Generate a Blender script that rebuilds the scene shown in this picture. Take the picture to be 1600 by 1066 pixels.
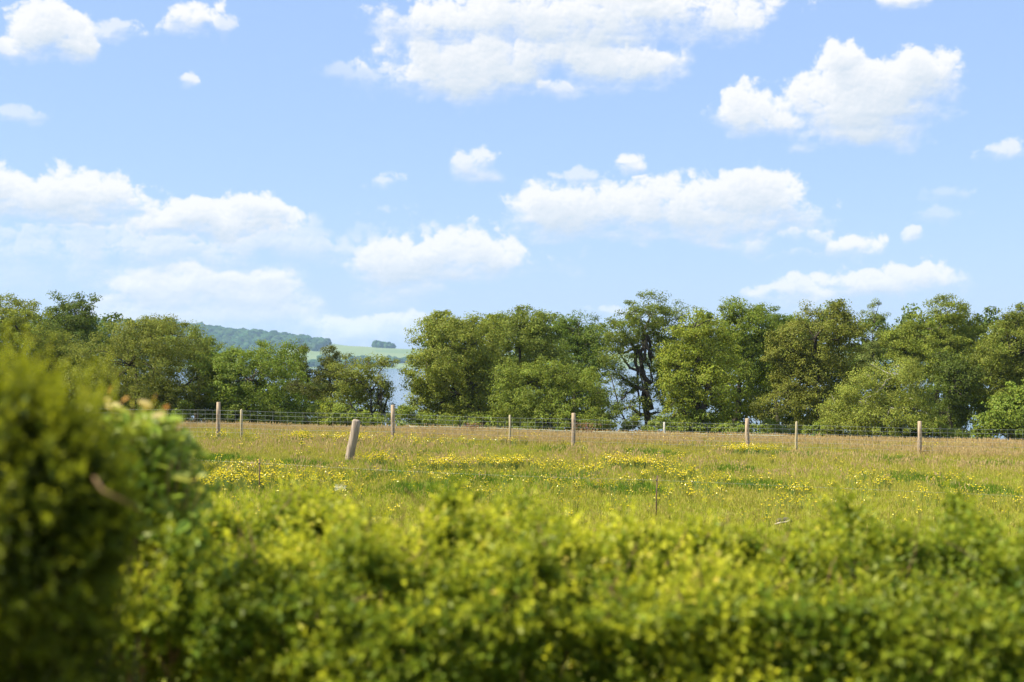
import bpy, math
import numpy as np

# ------------------------------------------------------------------ scene, camera, sky, sun
scene = bpy.context.scene
C = scene.collection
for o in list(bpy.data.objects):
    bpy.data.objects.remove(o)

EYE = 4.0            # eye height above the zero of the field
F = 2222.0           # focal length in photo pixels (50 mm lens, 36 mm sensor, 1600 px)
HZ = 560.0           # photo row of eye level

cam_d = bpy.data.cameras.new("camera")
cam = bpy.data.objects.new("camera", cam_d)
C.objects.link(cam)
cam.location = (0, 0, EYE)
cam.rotation_euler = (math.radians(90), 0, 0)
cam_d.lens = 50
cam_d.sensor_width = 36
cam_d.shift_y = (HZ - 533) / 1600.0
cam_d.clip_start = 0.05
cam_d.clip_end = 20000
cam_d.dof.use_dof = True
cam_d.dof.focus_distance = 56
cam_d.dof.aperture_fstop = 1.5
cam_d.dof.aperture_blades = 9
scene.camera = cam

SUN_EL = 50.0
SUN_AZ = -98.0      # degrees clockwise from +Y (view direction): left and a little behind the camera
sd = bpy.data.lights.new("sun", 'SUN')
sd.energy = 5.0
sd.angle = math.radians(0.55)
sd.color = (1.0, 0.93, 0.80)
sun = bpy.data.objects.new("sun", sd)
C.objects.link(sun)
sun.location = (-30, -10, 40)
sun.rotation_euler = (math.radians(90 - SUN_EL), 0, math.radians(180 - SUN_AZ))

vs = scene.view_settings
vs.view_transform = 'Standard'
vs.look = 'None'
vs.exposure = 1.2
vs.gamma = 1
vs.use_curve_mapping = False

cy = scene.cycles
cy.use_denoising = True
try:
    cy.denoiser = 'OPENIMAGEDENOISE'
    cy.denoising_input_passes = 'RGB_ALBEDO_NORMAL'
except Exception:
    pass
cy.max_bounces = 8
cy.diffuse_bounces = 3
cy.glossy_bounces = 2
cy.transmission_bounces = 4
cy.volume_bounces = 0
cy.caustics_reflective = False
cy.caustics_refractive = False
cy.sample_clamp_indirect = 4

def N(nt, t, **kw):
    n = nt.nodes.new(t)
    for k, v in kw.items():
        setattr(n, k, v)
    return n

def mth(nt, op, a, b=None, c=None, clamp=False):
    n = nt.nodes.new('ShaderNodeMath'); n.operation = op; n.use_clamp = clamp
    for i, v in enumerate((a, b, c)):
        if v is None: continue
        if isinstance(v, (int, float)): n.inputs[i].default_value = v
        else: nt.links.new(v, n.inputs[i])
    return n.outputs[0]

def vmth(nt, op, a, b=None):
    n = nt.nodes.new('ShaderNodeVectorMath'); n.operation = op
    for i, v in enumerate((a, b)):
        if v is None: continue
        if isinstance(v, tuple): n.inputs[i].default_value = v
        else: nt.links.new(v, n.inputs[i])
    return n.outputs['Value'] if op == 'DOT_PRODUCT' else n.outputs['Vector']

def mixc(nt, fac, a, b):
    n = nt.nodes.new('ShaderNodeMix'); n.data_type = 'RGBA'
    for sock, v in ((n.inputs[0], fac), (n.inputs[6], a), (n.inputs[7], b)):
        if isinstance(v, (int, float)): sock.default_value = v
        elif isinstance(v, tuple): sock.default_value = v if len(v) == 4 else v + (1,)
        else: nt.links.new(v, sock)
    return n.outputs[2]

def maprange(nt, v, a, b, c=0.0, d=1.0, smooth=True):
    n = nt.nodes.new('ShaderNodeMapRange')
    n.interpolation_type = 'SMOOTHSTEP' if smooth else 'LINEAR'
    nt.links.new(v, n.inputs[0])
    for i, x in enumerate((a, b, c, d)): n.inputs[i + 1].default_value = x
    return n.outputs[0]

# clouds: (column, row, half width, half height, weight) read off the photo, turned into azimuth and elevation
CLOUDS = [
 (900,30,300,62,1),(800,88,190,44,1.0),(860,150,60,16,.6),(740,120,110,52,1.1),(680,45,80,36,1),(1130,40,75,34,.9),(960,105,110,46,.9),(620,130,60,22,.45),(560,112,60,18,.42),
 (1345,165,130,66,1.3),(1165,180,55,46,1.1),(1305,112,34,36,1.1),(1430,130,75,44,1.2),(1310,215,110,28,.8),(1220,200,60,26,.8),
 (1030,335,235,50,1.2),(1140,305,95,42,1.2),(870,335,75,50,1.1),(985,262,30,20,.8),(905,285,45,18,.55),(1220,318,34,34,.75),
 (1170,378,110,16,.5),(1235,400,40,8,.4),
 (85,312,150,42,1.2),(20,296,80,34,1.1),(325,352,130,30,1.1),(400,336,50,24,1.1),(110,368,140,12,.5),
 (320,462,185,48,1.2),(390,435,80,22,1.0),(200,452,55,22,.9),(320,500,220,40,.85),
 (690,412,135,42,1.25),(625,425,70,52,1.1),(760,410,66,32,1.1),(640,465,90,18,.5),
 (575,518,105,24,1.0),(530,508,40,18,.8),(620,505,40,16,.8),
 (75,52,60,42,1.0),(112,78,34,30,.9),(62,20,22,20,.8),(20,75,40,18,.7),(190,46,50,18,.6),(305,42,46,28,.85),(365,55,17,17,.6),(288,130,16,14,.7),
 (25,176,55,13,.5),(745,258,40,30,.7),(610,296,28,15,.55),(1335,388,50,22,.85),(1443,373,14,12,.7),
 (1400,440,115,28,.95),(1430,425,50,20,.9),(1255,462,85,20,.75),(1562,230,30,15,.65),(1420,4,36,16,.8),
 (1490,340,34,14,.4),(1488,300,28,12,.38),(495,400,60,14,.5),(420,390,130,24,.62),(250,395,210,28,.66),(60,400,120,30,.5),(140,430,60,28,.5),(30,450,60,30,.4),
 (950,485,36,10,.6),(250,420,420,60,.32),
]
def n2(u, v, seed):
    r = np.random.default_rng(seed).random((256, 256)).astype(np.float32)
    iu = np.floor(u).astype(np.int32); iv = np.floor(v).astype(np.int32); fu = (u - iu).astype(np.float32); fv = (v - iv).astype(np.float32)
    fu = fu * fu * fu * (fu * (fu * 6 - 15) + 10); fv = fv * fv * fv * (fv * (fv * 6 - 15) + 10)
    a0, a1, b0, b1 = iu & 255, (iu + 1) & 255, iv & 255, (iv + 1) & 255
    x = r[a0, b0] + (r[a1, b0] - r[a0, b0]) * fu; y = r[a0, b1] + (r[a1, b1] - r[a0, b1]) * fu
    return x + (y - x) * fv
def f2(u, v, seed, o=5, gain=.5):
    s = 0; t = 0; a = 1.0
    for k in range(o): s = s + a * n2(u * 2.03 ** k + 13.7 * k, v * 2.03 ** k + 7.1 * k, seed + k); t += a; a *= gain
    return s / t
def w2(u, v, seed):
    """distance to the nearest of scattered points: rounded puffs"""
    r = np.random.default_rng(seed).random((2, 128, 128)).astype(np.float32)
    iu = np.floor(u).astype(np.int32); iv = np.floor(v).astype(np.int32); best = np.full(u.shape, 9, np.float32)
    for i in (-1, 0, 1):
        for j in (-1, 0, 1):
            ca, cb = iu + i, iv + j
            d = (ca + r[0][ca & 127, cb & 127] - u) ** 2 + (cb + r[1][ca & 127, cb & 127] - v) ** 2
            best = np.minimum(best, d)
    return np.sqrt(best)
def sst(a, b, x):
    t = np.clip((x - a) / (b - a), 0, 1); return t * t * (3 - 2 * t)

def cloud_map(U, V, ells, seed):
    """U, V: azimuth, elevation (focal length units). returns cloud cover 0..1 and how brightly the sun strikes it 0..1"""
    wu = (f2(U / 62, V / 62, seed, 4) - .5); wv = (f2(U / 62 + 90, V / 62, seed + 9, 4) - .5)
    Q, R = U + wu * 54, V + wv * 40
    G = np.full(U.shape, -1.5, np.float32); num = np.zeros(U.shape, np.float32); den = np.full(U.shape, 1e-4, np.float32); sm = np.zeros(U.shape, np.float32)
    for (cu, cv, rx, ry, st) in ells:
        m = (abs(U - cu) < rx * 1.9 + 40) & (abs(V - cv) < ry * 2.2 + 40)
        dv = (R[m] - cv) / ry; dv = np.where(dv < 0, dv * 1.12, dv)
        f = st * (1 - ((Q[m] - cu) / rx) ** 2 - dv ** 2)
        G[m] = np.maximum(G[m], f) + .10 * np.exp(-((G[m] - f) / .25) ** 2)
        w = np.exp(4 * np.clip(f, -1.5, 1)); num[m] += w * dv; den[m] += w; sm[m] += w * st
    h = np.clip(num / den, -1.3, 1.3)                      # -1 at a cloud's foot, 1 at its crown
    n = f2(U / 34 + 5, V / 30, seed + 20, 7, .55)
    ju, jv = (n - .5) * 26, (f2(U / 34 + 50, V / 30, seed + 40, 6, .55) - .5) * 26
    puff = .62 * (.62 - w2((U + ju) / 34, (V + jv) / 30, seed + 1)) + .36 * (.55 - w2((U + ju) / 15, (V + jv) / 14, seed + 2)) + .2 * (.5 - w2((U + ju) / 7, (V + jv) / 6.5, seed + 3))
    top = sst(-.5, .5, h)
    wisp = f2(U / 90 + 3, V / 26, seed + 60, 6, .55) - .5
    D = G * .9 + puff * (.35 + .75 * top) + (n - .5) * 1.30 + wisp * (1.5 - .9 * top)
    A = sst(-.05, 1, (D + .08) / (1.50 - .90 * top)) * np.clip((sm / den - .22) * 1.7, .12, 1)
    # sunlight from upper left, dimmed by the cloud it has passed through
    T = np.clip(D, 0, 1.2); acc = np.zeros(U.shape, np.float32); k = 0
    for d in (3, 6, 10, 15, 22, 31, 42):
        sh = np.zeros_like(T); du = int(d * .55); sh[:-d, du:] = T[d:, :T.shape[1] - du] if du else T[d:, :]
        acc += sh; k += 1
    lit = np.exp(-1.15 * acc / k)
    rel = np.zeros_like(T); rel[:-4, 2:] = D[:-4, 2:] - D[4:, :-2]
    lit = np.clip(.12 + .80 * lit + .42 * rel + .30 * top, 0, 1)
    return np.clip(A, 0, 1).astype(np.float32), lit.astype(np.float32)

def sky_image(name, A, L):
    im = bpy.data.images.new(name, A.shape[1], A.shape[0], alpha=False, float_buffer=True)
    im.colorspace_settings.name = 'Non-Color'
    px = np.zeros(A.shape + (4,), np.float32); px[..., 0] = A; px[..., 1] = L; px[..., 3] = 1
    im.pixels.foreach_set(px.ravel()); im.update(); im.pack()
    return im

world = bpy.data.worlds.new("World")
scene.world = world
world.use_nodes = True
U0, U1, V0, V1 = -960., 960., -60., 760.
def build_world():
    ells = []
    for (px, py, rx, ry, st) in CLOUDS:
        u = math.atan((px - 800) / F) * F; v = math.atan((HZ - py) / F / math.hypot(1, (px - 800) / F)) * F
        ells.append((u, v, rx * 1.02, ry * 1.02, st))
    us = np.arange(U0, U1, 1.0, dtype=np.float32) + .5; vs_ = np.arange(V0, V1, 1.0, dtype=np.float32) + .5
    U, V = np.meshgrid(us, vs_)
    A, L = cloud_map(U, V, ells, 11)
    near = sky_image('cloud_cover_near_view', A, L)
    # the same sort of scattered cumulus round the rest of the sky
    r = np.random.default_rng(3); P = F * math.pi
    rest = []
    while len(rest) < 520:
        u = r.uniform(-P, P); v = F * math.asin(r.uniform(.0, .95)); rx = r.uniform(60, 260)
        if abs(u) < 960 + rx * 1.9 and v < 760 + 120: continue
        rest.append((u, v, rx, rx * r.uniform(.25, .5), r.uniform(.6, 1.3)))
    us = np.linspace(-P, P, 2048, dtype=np.float32); vs_ = np.linspace(-.05 * F, F * math.pi / 2, 512, dtype=np.float32)
    U, V = np.meshgrid(us, vs_)
    A2, L2 = cloud_map(U, V, rest, 71)
    A2[(abs(U) < 950) & (V < 750)] = 0
    far = sky_image('cloud_cover_all_round', A2, L2)

    nt = world.node_tree
    nt.nodes.clear()
    tc = N(nt, 'ShaderNodeTexCoord')
    sp = N(nt, 'ShaderNodeSeparateXYZ'); nt.links.new(tc.outputs['Generated'], sp.inputs[0])
    az = mth(nt, 'MULTIPLY', mth(nt, 'ARCTAN2', sp.outputs[0], sp.outputs[1]), F)
    el = mth(nt, 'MULTIPLY', mth(nt, 'ARCSINE', sp.outputs[2]), F)
    def tex(im, u0, u1, v0, v1):
        cb = N(nt, 'ShaderNodeCombineXYZ')
        nt.links.new(mth(nt, 'MULTIPLY_ADD', az, 1 / (u1 - u0), -u0 / (u1 - u0)), cb.inputs[0])
        nt.links.new(mth(nt, 'MULTIPLY_ADD', el, 1 / (v1 - v0), -v0 / (v1 - v0)), cb.inputs[1])
        t = N(nt, 'ShaderNodeTexImage'); t.image = im; t.extension = 'CLIP'; t.interpolation = 'Linear'
        nt.links.new(cb.outputs[0], t.inputs[0])
        q = N(nt, 'ShaderNodeSeparateColor'); nt.links.new(t.outputs['Color'], q.inputs[0])
        return q.outputs[0], q.outputs[1]
    a1, l1 = tex(near, U0, U1, V0, V1)
    a2, l2 = tex(far, -P, P, -.05 * F, F * math.pi / 2)
    dens = mth(nt, 'MAXIMUM', a1, a2); lit = mth(nt, 'MAXIMUM', l1, mth(nt, 'MULTIPLY', l2, mth(nt, 'GREATER_THAN', a2, a1)))
    ccol = mixc(nt, lit, (2.50, 3.02, 3.62), (4.46, 4.44, 4.44))
    sky = N(nt, 'ShaderNodeTexSky'); sky.sky_type = 'NISHITA'; sky.sun_disc = False
    sky.sun_elevation = math.radians(SUN_EL); sky.sun_rotation = math.radians(SUN_AZ)
    sky.altitude = 0; sky.air_density = 1.0; sky.dust_density = .6; sky.ozone_density = 1.6
    # one even blue mixed in to tint the whole sky
    base = mixc(nt, .72, sky.outputs[0], (1.62, 2.38, 4.12))
    col = mixc(nt, mth(nt, 'MULTIPLY', dens, .97), base, ccol)
    bg = N(nt, 'ShaderNodeBackground'); bg.inputs[1].default_value = .1
    nt.links.new(col, bg.inputs[0])
    out = N(nt, 'ShaderNodeOutputWorld'); nt.links.new(bg.outputs[0], out.inputs[0])
build_world()

# ------------------------------------------------------------------ helpers
rng = np.random.default_rng(7)

def PX(px, py, D):
    """point at distance D in front of the eye that lies in the direction of photo pixel (px, py)"""
    return np.array([(px - 800) / F * D, D, EYE - (py - HZ) / F * D])

def _lat(seed):
    return np.random.default_rng(seed).random((32, 32, 32))
_L = {}
def vnoise(p, seed=0):
    if seed not in _L: _L[seed] = _lat(seed + 100)
    L = _L[seed]
    p = np.asarray(p, float)
    i = np.floor(p).astype(int); f = p - i; f = f * f * (3 - 2 * f)
    i0 = i % 32; i1 = (i + 1) % 32
    x0, y0, z0 = i0[..., 0], i0[..., 1], i0[..., 2]; x1, y1, z1 = i1[..., 0], i1[..., 1], i1[..., 2]
    fx, fy, fz = f[..., 0], f[..., 1], f[..., 2]
    def l(a, b, t): return a + (b - a) * t
    return l(l(l(L[x0, y0, z0], L[x1, y0, z0], fx), l(L[x0, y1, z0], L[x1, y1, z0], fx), fy),
             l(l(L[x0, y0, z1], L[x1, y0, z1], fx), l(L[x0, y1, z1], L[x1, y1, z1], fx), fy), fz)
def fbm(p, seed=0, o=3):
    p = np.asarray(p, float); s = 0; a = 1; t = 0
    for k in range(o):
        s = s + a * vnoise(p * 2 ** k + 17.3 * k, seed); t += a; a *= .5
    return s / t
def sstep(a, b, x):
    t = np.clip((np.asarray(x, float) - a) / (b - a), 0, 1); return t * t * (3 - 2 * t)

def ground_z(x, y):
    x = np.asarray(x, float); y = np.asarray(y, float)
    z = .43 - .0247 * 45 * np.tanh(x / 45)
    near = 1 - sstep(9, 26, y)
    z = z * (1 - near) + 1.2 * near
    d = np.clip(y - 60, 0, None)
    z = z - .09 * d * d / (d + 20)
    p = np.stack([x / 4.1, y / 4.1, np.zeros_like(x + y)], -1)
    z = z + (fbm(p, 3) - .5) * .16
    return np.maximum(z, -21.0)

def mesh_from(name, verts, faces, mats, smooth=False, attrs=None, mat_idx=None):
    """verts (n,3); faces: array (m,k) or list of tuples; one mesh"""
    me = bpy.data.meshes.new(name)
    verts = np.ascontiguousarray(verts, np.float32)
    if isinstance(faces, np.ndarray):
        m, k = faces.shape
        me.vertices.add(len(verts)); me.vertices.foreach_set('co', verts.ravel())
        me.loops.add(m * k); me.loops.foreach_set('vertex_index', np.ascontiguousarray(faces, np.int32).ravel())
        me.polygons.add(m)
        me.polygons.foreach_set('loop_start', np.arange(0, m * k, k, dtype=np.int32))
    else:
        me.from_pydata(verts.tolist(), [], [tuple(f) for f in faces])
    for mt in (mats if isinstance(mats, (list, tuple)) else [mats]): me.materials.append(mt)
    if mat_idx is not None: me.polygons.foreach_set('material_index', np.ascontiguousarray(mat_idx, np.int32))
    me.polygons.foreach_set('use_smooth', np.full(len(me.polygons), smooth))
    if attrs:
        for k_, v in attrs.items():
            a = me.attributes.new(k_, 'FLOAT', 'POINT'); a.data.foreach_set('value', np.ascontiguousarray(v, np.float32))
    me.update(); me.validate()
    return me

def obj(name, me, parent=None, loc=None, color=None):
    o = bpy.data.objects.new(name, me); C.objects.link(o)
    if parent is not None: o.parent = parent
    if loc is not None: o.location = [float(v) for v in loc]
    if color is not None: o.color = tuple(color) + (1,)
    return o

def tag(o, label=None, cat=None, group=None, kind=None):
    for k, v in (('label', label), ('category', cat), ('group', group), ('kind', kind)):
        if v is not None: o[k] = v
    return o
def thing(name, loc, label, cat, group=None):
    o = bpy.data.objects.new(name, None); C.objects.link(o)
    o.location = [float(v) for v in loc]; o.empty_display_size = .2
    return tag(o, label, cat, group)

class Geo:
    """collects shapes for one mesh"""
    def __init__(s): s.v = []; s.f = []; s.n = 0
    def add(s, v, f):
        s.v.append(np.asarray(v, float)); s.f += [tuple(int(i) + s.n for i in q) for q in f]; s.n += len(v)
    def tube(s, pts, rad, sides=7, cap=True, wob=0.0, r=None):
        pts = np.asarray(pts, float); rad = np.broadcast_to(np.asarray(rad, float), (len(pts),))
        t = np.gradient(pts, axis=0); t /= np.linalg.norm(t, axis=1)[:, None] + 1e-9
        up = np.array([0, 0, 1.]) if abs(t[0, 2]) < .9 else np.array([1., 0, 0])
        rings = []
        a = np.arange(sides) / sides * 2 * math.pi
        for i in range(len(pts)):
            b = np.cross(t[i], up); b /= np.linalg.norm(b) + 1e-9; c = np.cross(b, t[i])
            rr = rad[i] * (1 + (wob * (r.random(sides) - .5) if wob else 0))
            rings.append(pts[i] + (np.cos(a) * rr)[:, None] * b + (np.sin(a) * rr)[:, None] * c)
        v = np.concatenate(rings); f = []
        for i in range(len(pts) - 1):
            for j in range(sides):
                k = (j + 1) % sides
                f.append((i * sides + j, i * sides + k, (i + 1) * sides + k, (i + 1) * sides + j))
        if cap:
            f.append(tuple(range(sides))[::-1]); f.append(tuple(range((len(pts) - 1) * sides, len(pts) * sides)))
        s.add(v, f)
    def mesh(s, name, mat, smooth=True):
        return mesh_from(name, np.concatenate(s.v), s.f, mat, smooth)

def unit(v): return v / (np.linalg.norm(v, axis=-1, keepdims=True) + 1e-9)

def leaf_quads(c, nrm, tan, L, W, fold=.18):
    """folded leaf shapes: centres, normals, directions, lengths, widths -> verts, faces"""
    n = len(c)
    t = unit(tan - (tan * nrm).sum(-1, keepdims=True) * nrm); b = np.cross(nrm, t)
    L = np.broadcast_to(L, (n,))[:, None]; W = np.broadcast_to(W, (n,))[:, None]
    v = np.empty((n, 4, 3))
    v[:, 0] = c - t * L * .5
    v[:, 1] = c + b * W * .5 + nrm * W * fold - t * L * .06
    v[:, 2] = c + t * L * .5 - nrm * L * .10
    v[:, 3] = c - b * W * .5 + nrm * W * fold - t * L * .06
    return v.reshape(-1, 3), np.arange(n * 4).reshape(n, 4)

# ------------------------------------------------------------------ materials
def new_mat(name):
    m = bpy.data.materials.new(name); m.use_nodes = True
    nt = m.node_tree; nt.nodes.clear()
    return m, nt
def finish(nt, sh, disp=None):
    o = N(nt, 'ShaderNodeOutputMaterial'); nt.links.new(sh, o.inputs[0])

def leaf_mat(name, trans=.35, gloss=.04, young=None, base=None, warm=(.62, .42, .12)):
    """leaf: the plant's own tint (object colour) varied leaf by leaf; 'rnd' random per leaf, 'young' 0..1 new growth"""
    m, nt = new_mat(name)
    at = N(nt, 'ShaderNodeAttribute'); at.attribute_name = 'rnd'
    if base is None:
        oi = N(nt, 'ShaderNodeObjectInfo'); col = oi.outputs['Color']
    else:
        rgb = N(nt, 'ShaderNodeRGB'); rgb.outputs[0].default_value = base + (1,); col = rgb.outputs[0]
    hs = N(nt, 'ShaderNodeHueSaturation'); nt.links.new(col, hs.inputs['Color'])
    nt.links.new(maprange(nt, at.outputs['Fac'], 0, 1, .62, 1.45, False), hs.inputs['Value'])
    r2 = mth(nt, 'FRACT', mth(nt, 'MULTIPLY', at.outputs['Fac'], 37.7))
    nt.links.new(maprange(nt, r2, 0, 1, .478, .522, False), hs.inputs['Hue'])
    col = hs.outputs[0]
    if young is not None:
        ay = N(nt, 'ShaderNodeAttribute'); ay.attribute_name = 'young'
        col = mixc(nt, mth(nt, 'MULTIPLY', ay.outputs['Fac'], .9), col, young)
        r3 = mth(nt, 'FRACT', mth(nt, 'MULTIPLY', at.outputs['Fac'], 91.3))
        hot = mth(nt, 'MULTIPLY', mth(nt, 'GREATER_THAN', r3, .86), maprange(nt, ay.outputs['Fac'], .5, .95))
        col = mixc(nt, mth(nt, 'MULTIPLY', hot, .55), col, warm)
    d = N(nt, 'ShaderNodeBsdfDiffuse'); nt.links.new(col, d.inputs[0])
    t = N(nt, 'ShaderNodeBsdfTranslucent')
    gm = N(nt, 'ShaderNodeGamma'); gm.inputs[1].default_value = .9; nt.links.new(col, gm.inputs[0])
    tc = mixc(nt, .3, gm.outputs[0], (.42, .46, .01)) if young is not None else gm.outputs[0]
    nt.links.new(tc, t.inputs[0])
    mx = N(nt, 'ShaderNodeMixShader'); mx.inputs[0].default_value = trans
    nt.links.new(d.outputs[0], mx.inputs[1]); nt.links.new(t.outputs[0], mx.inputs[2])
    gl = N(nt, 'ShaderNodeBsdfGlossy'); gl.inputs['Roughness'].default_value = .5
    m2 = N(nt, 'ShaderNodeMixShader'); m2.inputs[0].default_value = gloss
    nt.links.new(mx.outputs[0], m2.inputs[1]); nt.links.new(gl.outputs[0], m2.inputs[2])
    finish(nt, m2.outputs[0])
    return m

def plain_mat(name, c1, c2, scale=8, rough=.85, stretch=(1, 1, 1), bump=.3, spec=.3):
    m, nt = new_mat(name)
    tc = N(nt, 'ShaderNodeTexCoord'); mp = N(nt, 'ShaderNodeMapping'); mp.inputs['Scale'].default_value = stretch
    nt.links.new(tc.outputs['Object'], mp.inputs[0])
    n = N(nt, 'ShaderNodeTexNoise'); n.inputs['Scale'].default_value = scale; n.inputs['Detail'].default_value = 6
    nt.links.new(mp.outputs[0], n.inputs['Vector'])
    col = mixc(nt, maprange(nt, n.outputs['Fac'], .3, .7), c1, c2)
    p = N(nt, 'ShaderNodeBsdfPrincipled'); p.inputs['Roughness'].default_value = rough; p.inputs['Specular IOR Level'].default_value = spec
    nt.links.new(col, p.inputs['Base Color'])
    b = N(nt, 'ShaderNodeBump'); b.inputs['Strength'].default_value = bump; b.inputs['Distance'].default_value = .02
    nt.links.new(n.outputs['Fac'], b.inputs['Height']); nt.links.new(b.outputs[0], p.inputs['Normal'])
    finish(nt, p.outputs[0])
    return m

M_LEAF = leaf_mat('tree_leaves', .34, .012)
M_HEDGE = leaf_mat('hedge_leaves', .42, .014, young=(.66, .63, .030), base=(.104, .160, .013))
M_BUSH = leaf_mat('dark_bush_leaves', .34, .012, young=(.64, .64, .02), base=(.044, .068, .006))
M_LAUREL = leaf_mat('broad_leaves', .46, .03)
M_BARK = plain_mat('bark', (.035, .028, .020), (.085, .07, .052), 14, .95, (1, 1, .3), .6)
M_PALEBARK = plain_mat('pale_bark', (.40, .38, .33), (.16, .14, .11), 9, .9, (1, 1, 1.4), .3)
M_POST = plain_mat('post_wood', (.50, .375, .235), (.235, .175, .12), 16, .85, (1, 1, .12), .5)
M_OLDPOST = plain_mat('weathered_wood', (.34, .275, .205), (.17, .135, .10), 16, .9, (1, 1, .12), .8)
M_STAKE = plain_mat('stake_wood', (.40, .34, .20), (.28, .23, .13), 30, .85, (1, 1, .12), .4)
M_RUST = plain_mat('rusty_iron', (.15, .085, .05), (.09, .06, .045), 40, .8, (1, 1, 1), .4)
M_WHITEPOST = plain_mat('pale_post', (.62, .58, .50), (.5, .46, .38), 20, .7)
M_DARKWOOD = plain_mat('rotten_wood', (.055, .045, .038), (.11, .09, .075), 12, .95, (1, 1, 1), .6)
M_PALEWOOD = plain_mat('bleached_stick', (.50, .43, .30), (.36, .30, .20), 12, .9)
M_TWIG = plain_mat('twig', (.20, .12, .055), (.13, .08, .04), 20, .9)
def metal(name, c, rough):
    m, nt = new_mat(name); p = N(nt, 'ShaderNodeBsdfPrincipled'); p.inputs['Base Color'].default_value = c + (1,)
    p.inputs['Metallic'].default_value = .6; p.inputs['Roughness'].default_value = rough; finish(nt, p.outputs[0]); return m
M_WIRE = metal('galvanised_wire', (.42, .45, .48), .5)
M_TAPE = plain_mat('pale_fence_tape', (.55, .62, .50), (.45, .52, .42), 10, .7)

# ------------------------------------------------------------------ the setting: field, water, hills
def field():
    xs = np.concatenate([np.arange(-420, -60, 12), np.arange(-60, 60, 1.2), np.arange(60, 421, 12)])
    ys = np.concatenate([np.arange(-90, 8, 7), np.arange(8, 100, 1.0), np.arange(100, 400, 8)])
    X, Y = np.meshgrid(xs, ys); Z = ground_z(X, Y)
    v = np.stack([X, Y, Z], -1).reshape(-1, 3); nx = len(xs)
    i = (np.arange(len(ys) - 1)[:, None] * nx + np.arange(nx - 1)[None]).ravel()
    f = np.stack([i, i + 1, i + 1 + nx, i + nx], -1)
    m, nt = new_mat('meadow_soil')
    g = N(nt, 'ShaderNodeNewGeometry')
    n = N(nt, 'ShaderNodeTexNoise'); n.inputs['Scale'].default_value = .35; n.inputs['Detail'].default_value = 8; nt.links.new(g.outputs['Position'], n.inputs['Vector'])
    n2 = N(nt, 'ShaderNodeTexNoise'); n2.inputs['Scale'].default_value = 9; n2.inputs['Detail'].default_value = 4; nt.links.new(g.outputs['Position'], n2.inputs['Vector'])
    c = mixc(nt, maprange(nt, n.outputs['Fac'], .35, .65), (.20, .22, .028), (.26, .235, .055))
    c = mixc(nt, maprange(nt, n2.outputs['Fac'], .4, .7), c, (.11, .13, .022))
    p = N(nt, 'ShaderNodeBsdfPrincipled'); p.inputs['Roughness'].default_value = 1; p.inputs['Specular IOR Level'].default_value = .1
    nt.links.new(c, p.inputs['Base Color']); finish(nt, p.outputs[0])
    o = obj('field', mesh_from('field', v, f, m, True)); tag(o, kind='structure')
field()

def water():
    m, nt = new_mat('fjord_water')
    g = N(nt, 'ShaderNodeNewGeometry')
    mp = N(nt, 'ShaderNodeMapping'); mp.inputs['Scale'].default_value = (.35, 1, 1); nt.links.new(g.outputs['Position'], mp.inputs[0])
    n = N(nt, 'ShaderNodeTexNoise'); n.inputs['Scale'].default_value = .55; n.inputs['Detail'].default_value = 5; nt.links.new(mp.outputs[0], n.inputs['Vector'])
    b = N(nt, 'ShaderNodeBump'); b.inputs['Strength'].default_value = 1; b.inputs['Distance'].default_value = .55; nt.links.new(n.outputs['Fac'], b.inputs['Height'])
    p = N(nt, 'ShaderNodeBsdfPrincipled'); p.inputs['Base Color'].default_value = (.075, .115, .16, 1); p.inputs['Roughness'].default_value = .12
    p.inputs['IOR'].default_value = 1.333
    nt.links.new(b.outputs[0], p.inputs['Normal']); finish(nt, p.outputs[0])
    v = np.array([(-5200, 150, -18), (5200, 150, -18), (5200, 6500, -18), (-5200, 6500, -18)], float)
    o = obj('water', mesh_from('water', v, np.array([[0, 1, 2, 3]]), m)); tag(o, kind='structure')
water()

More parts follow.
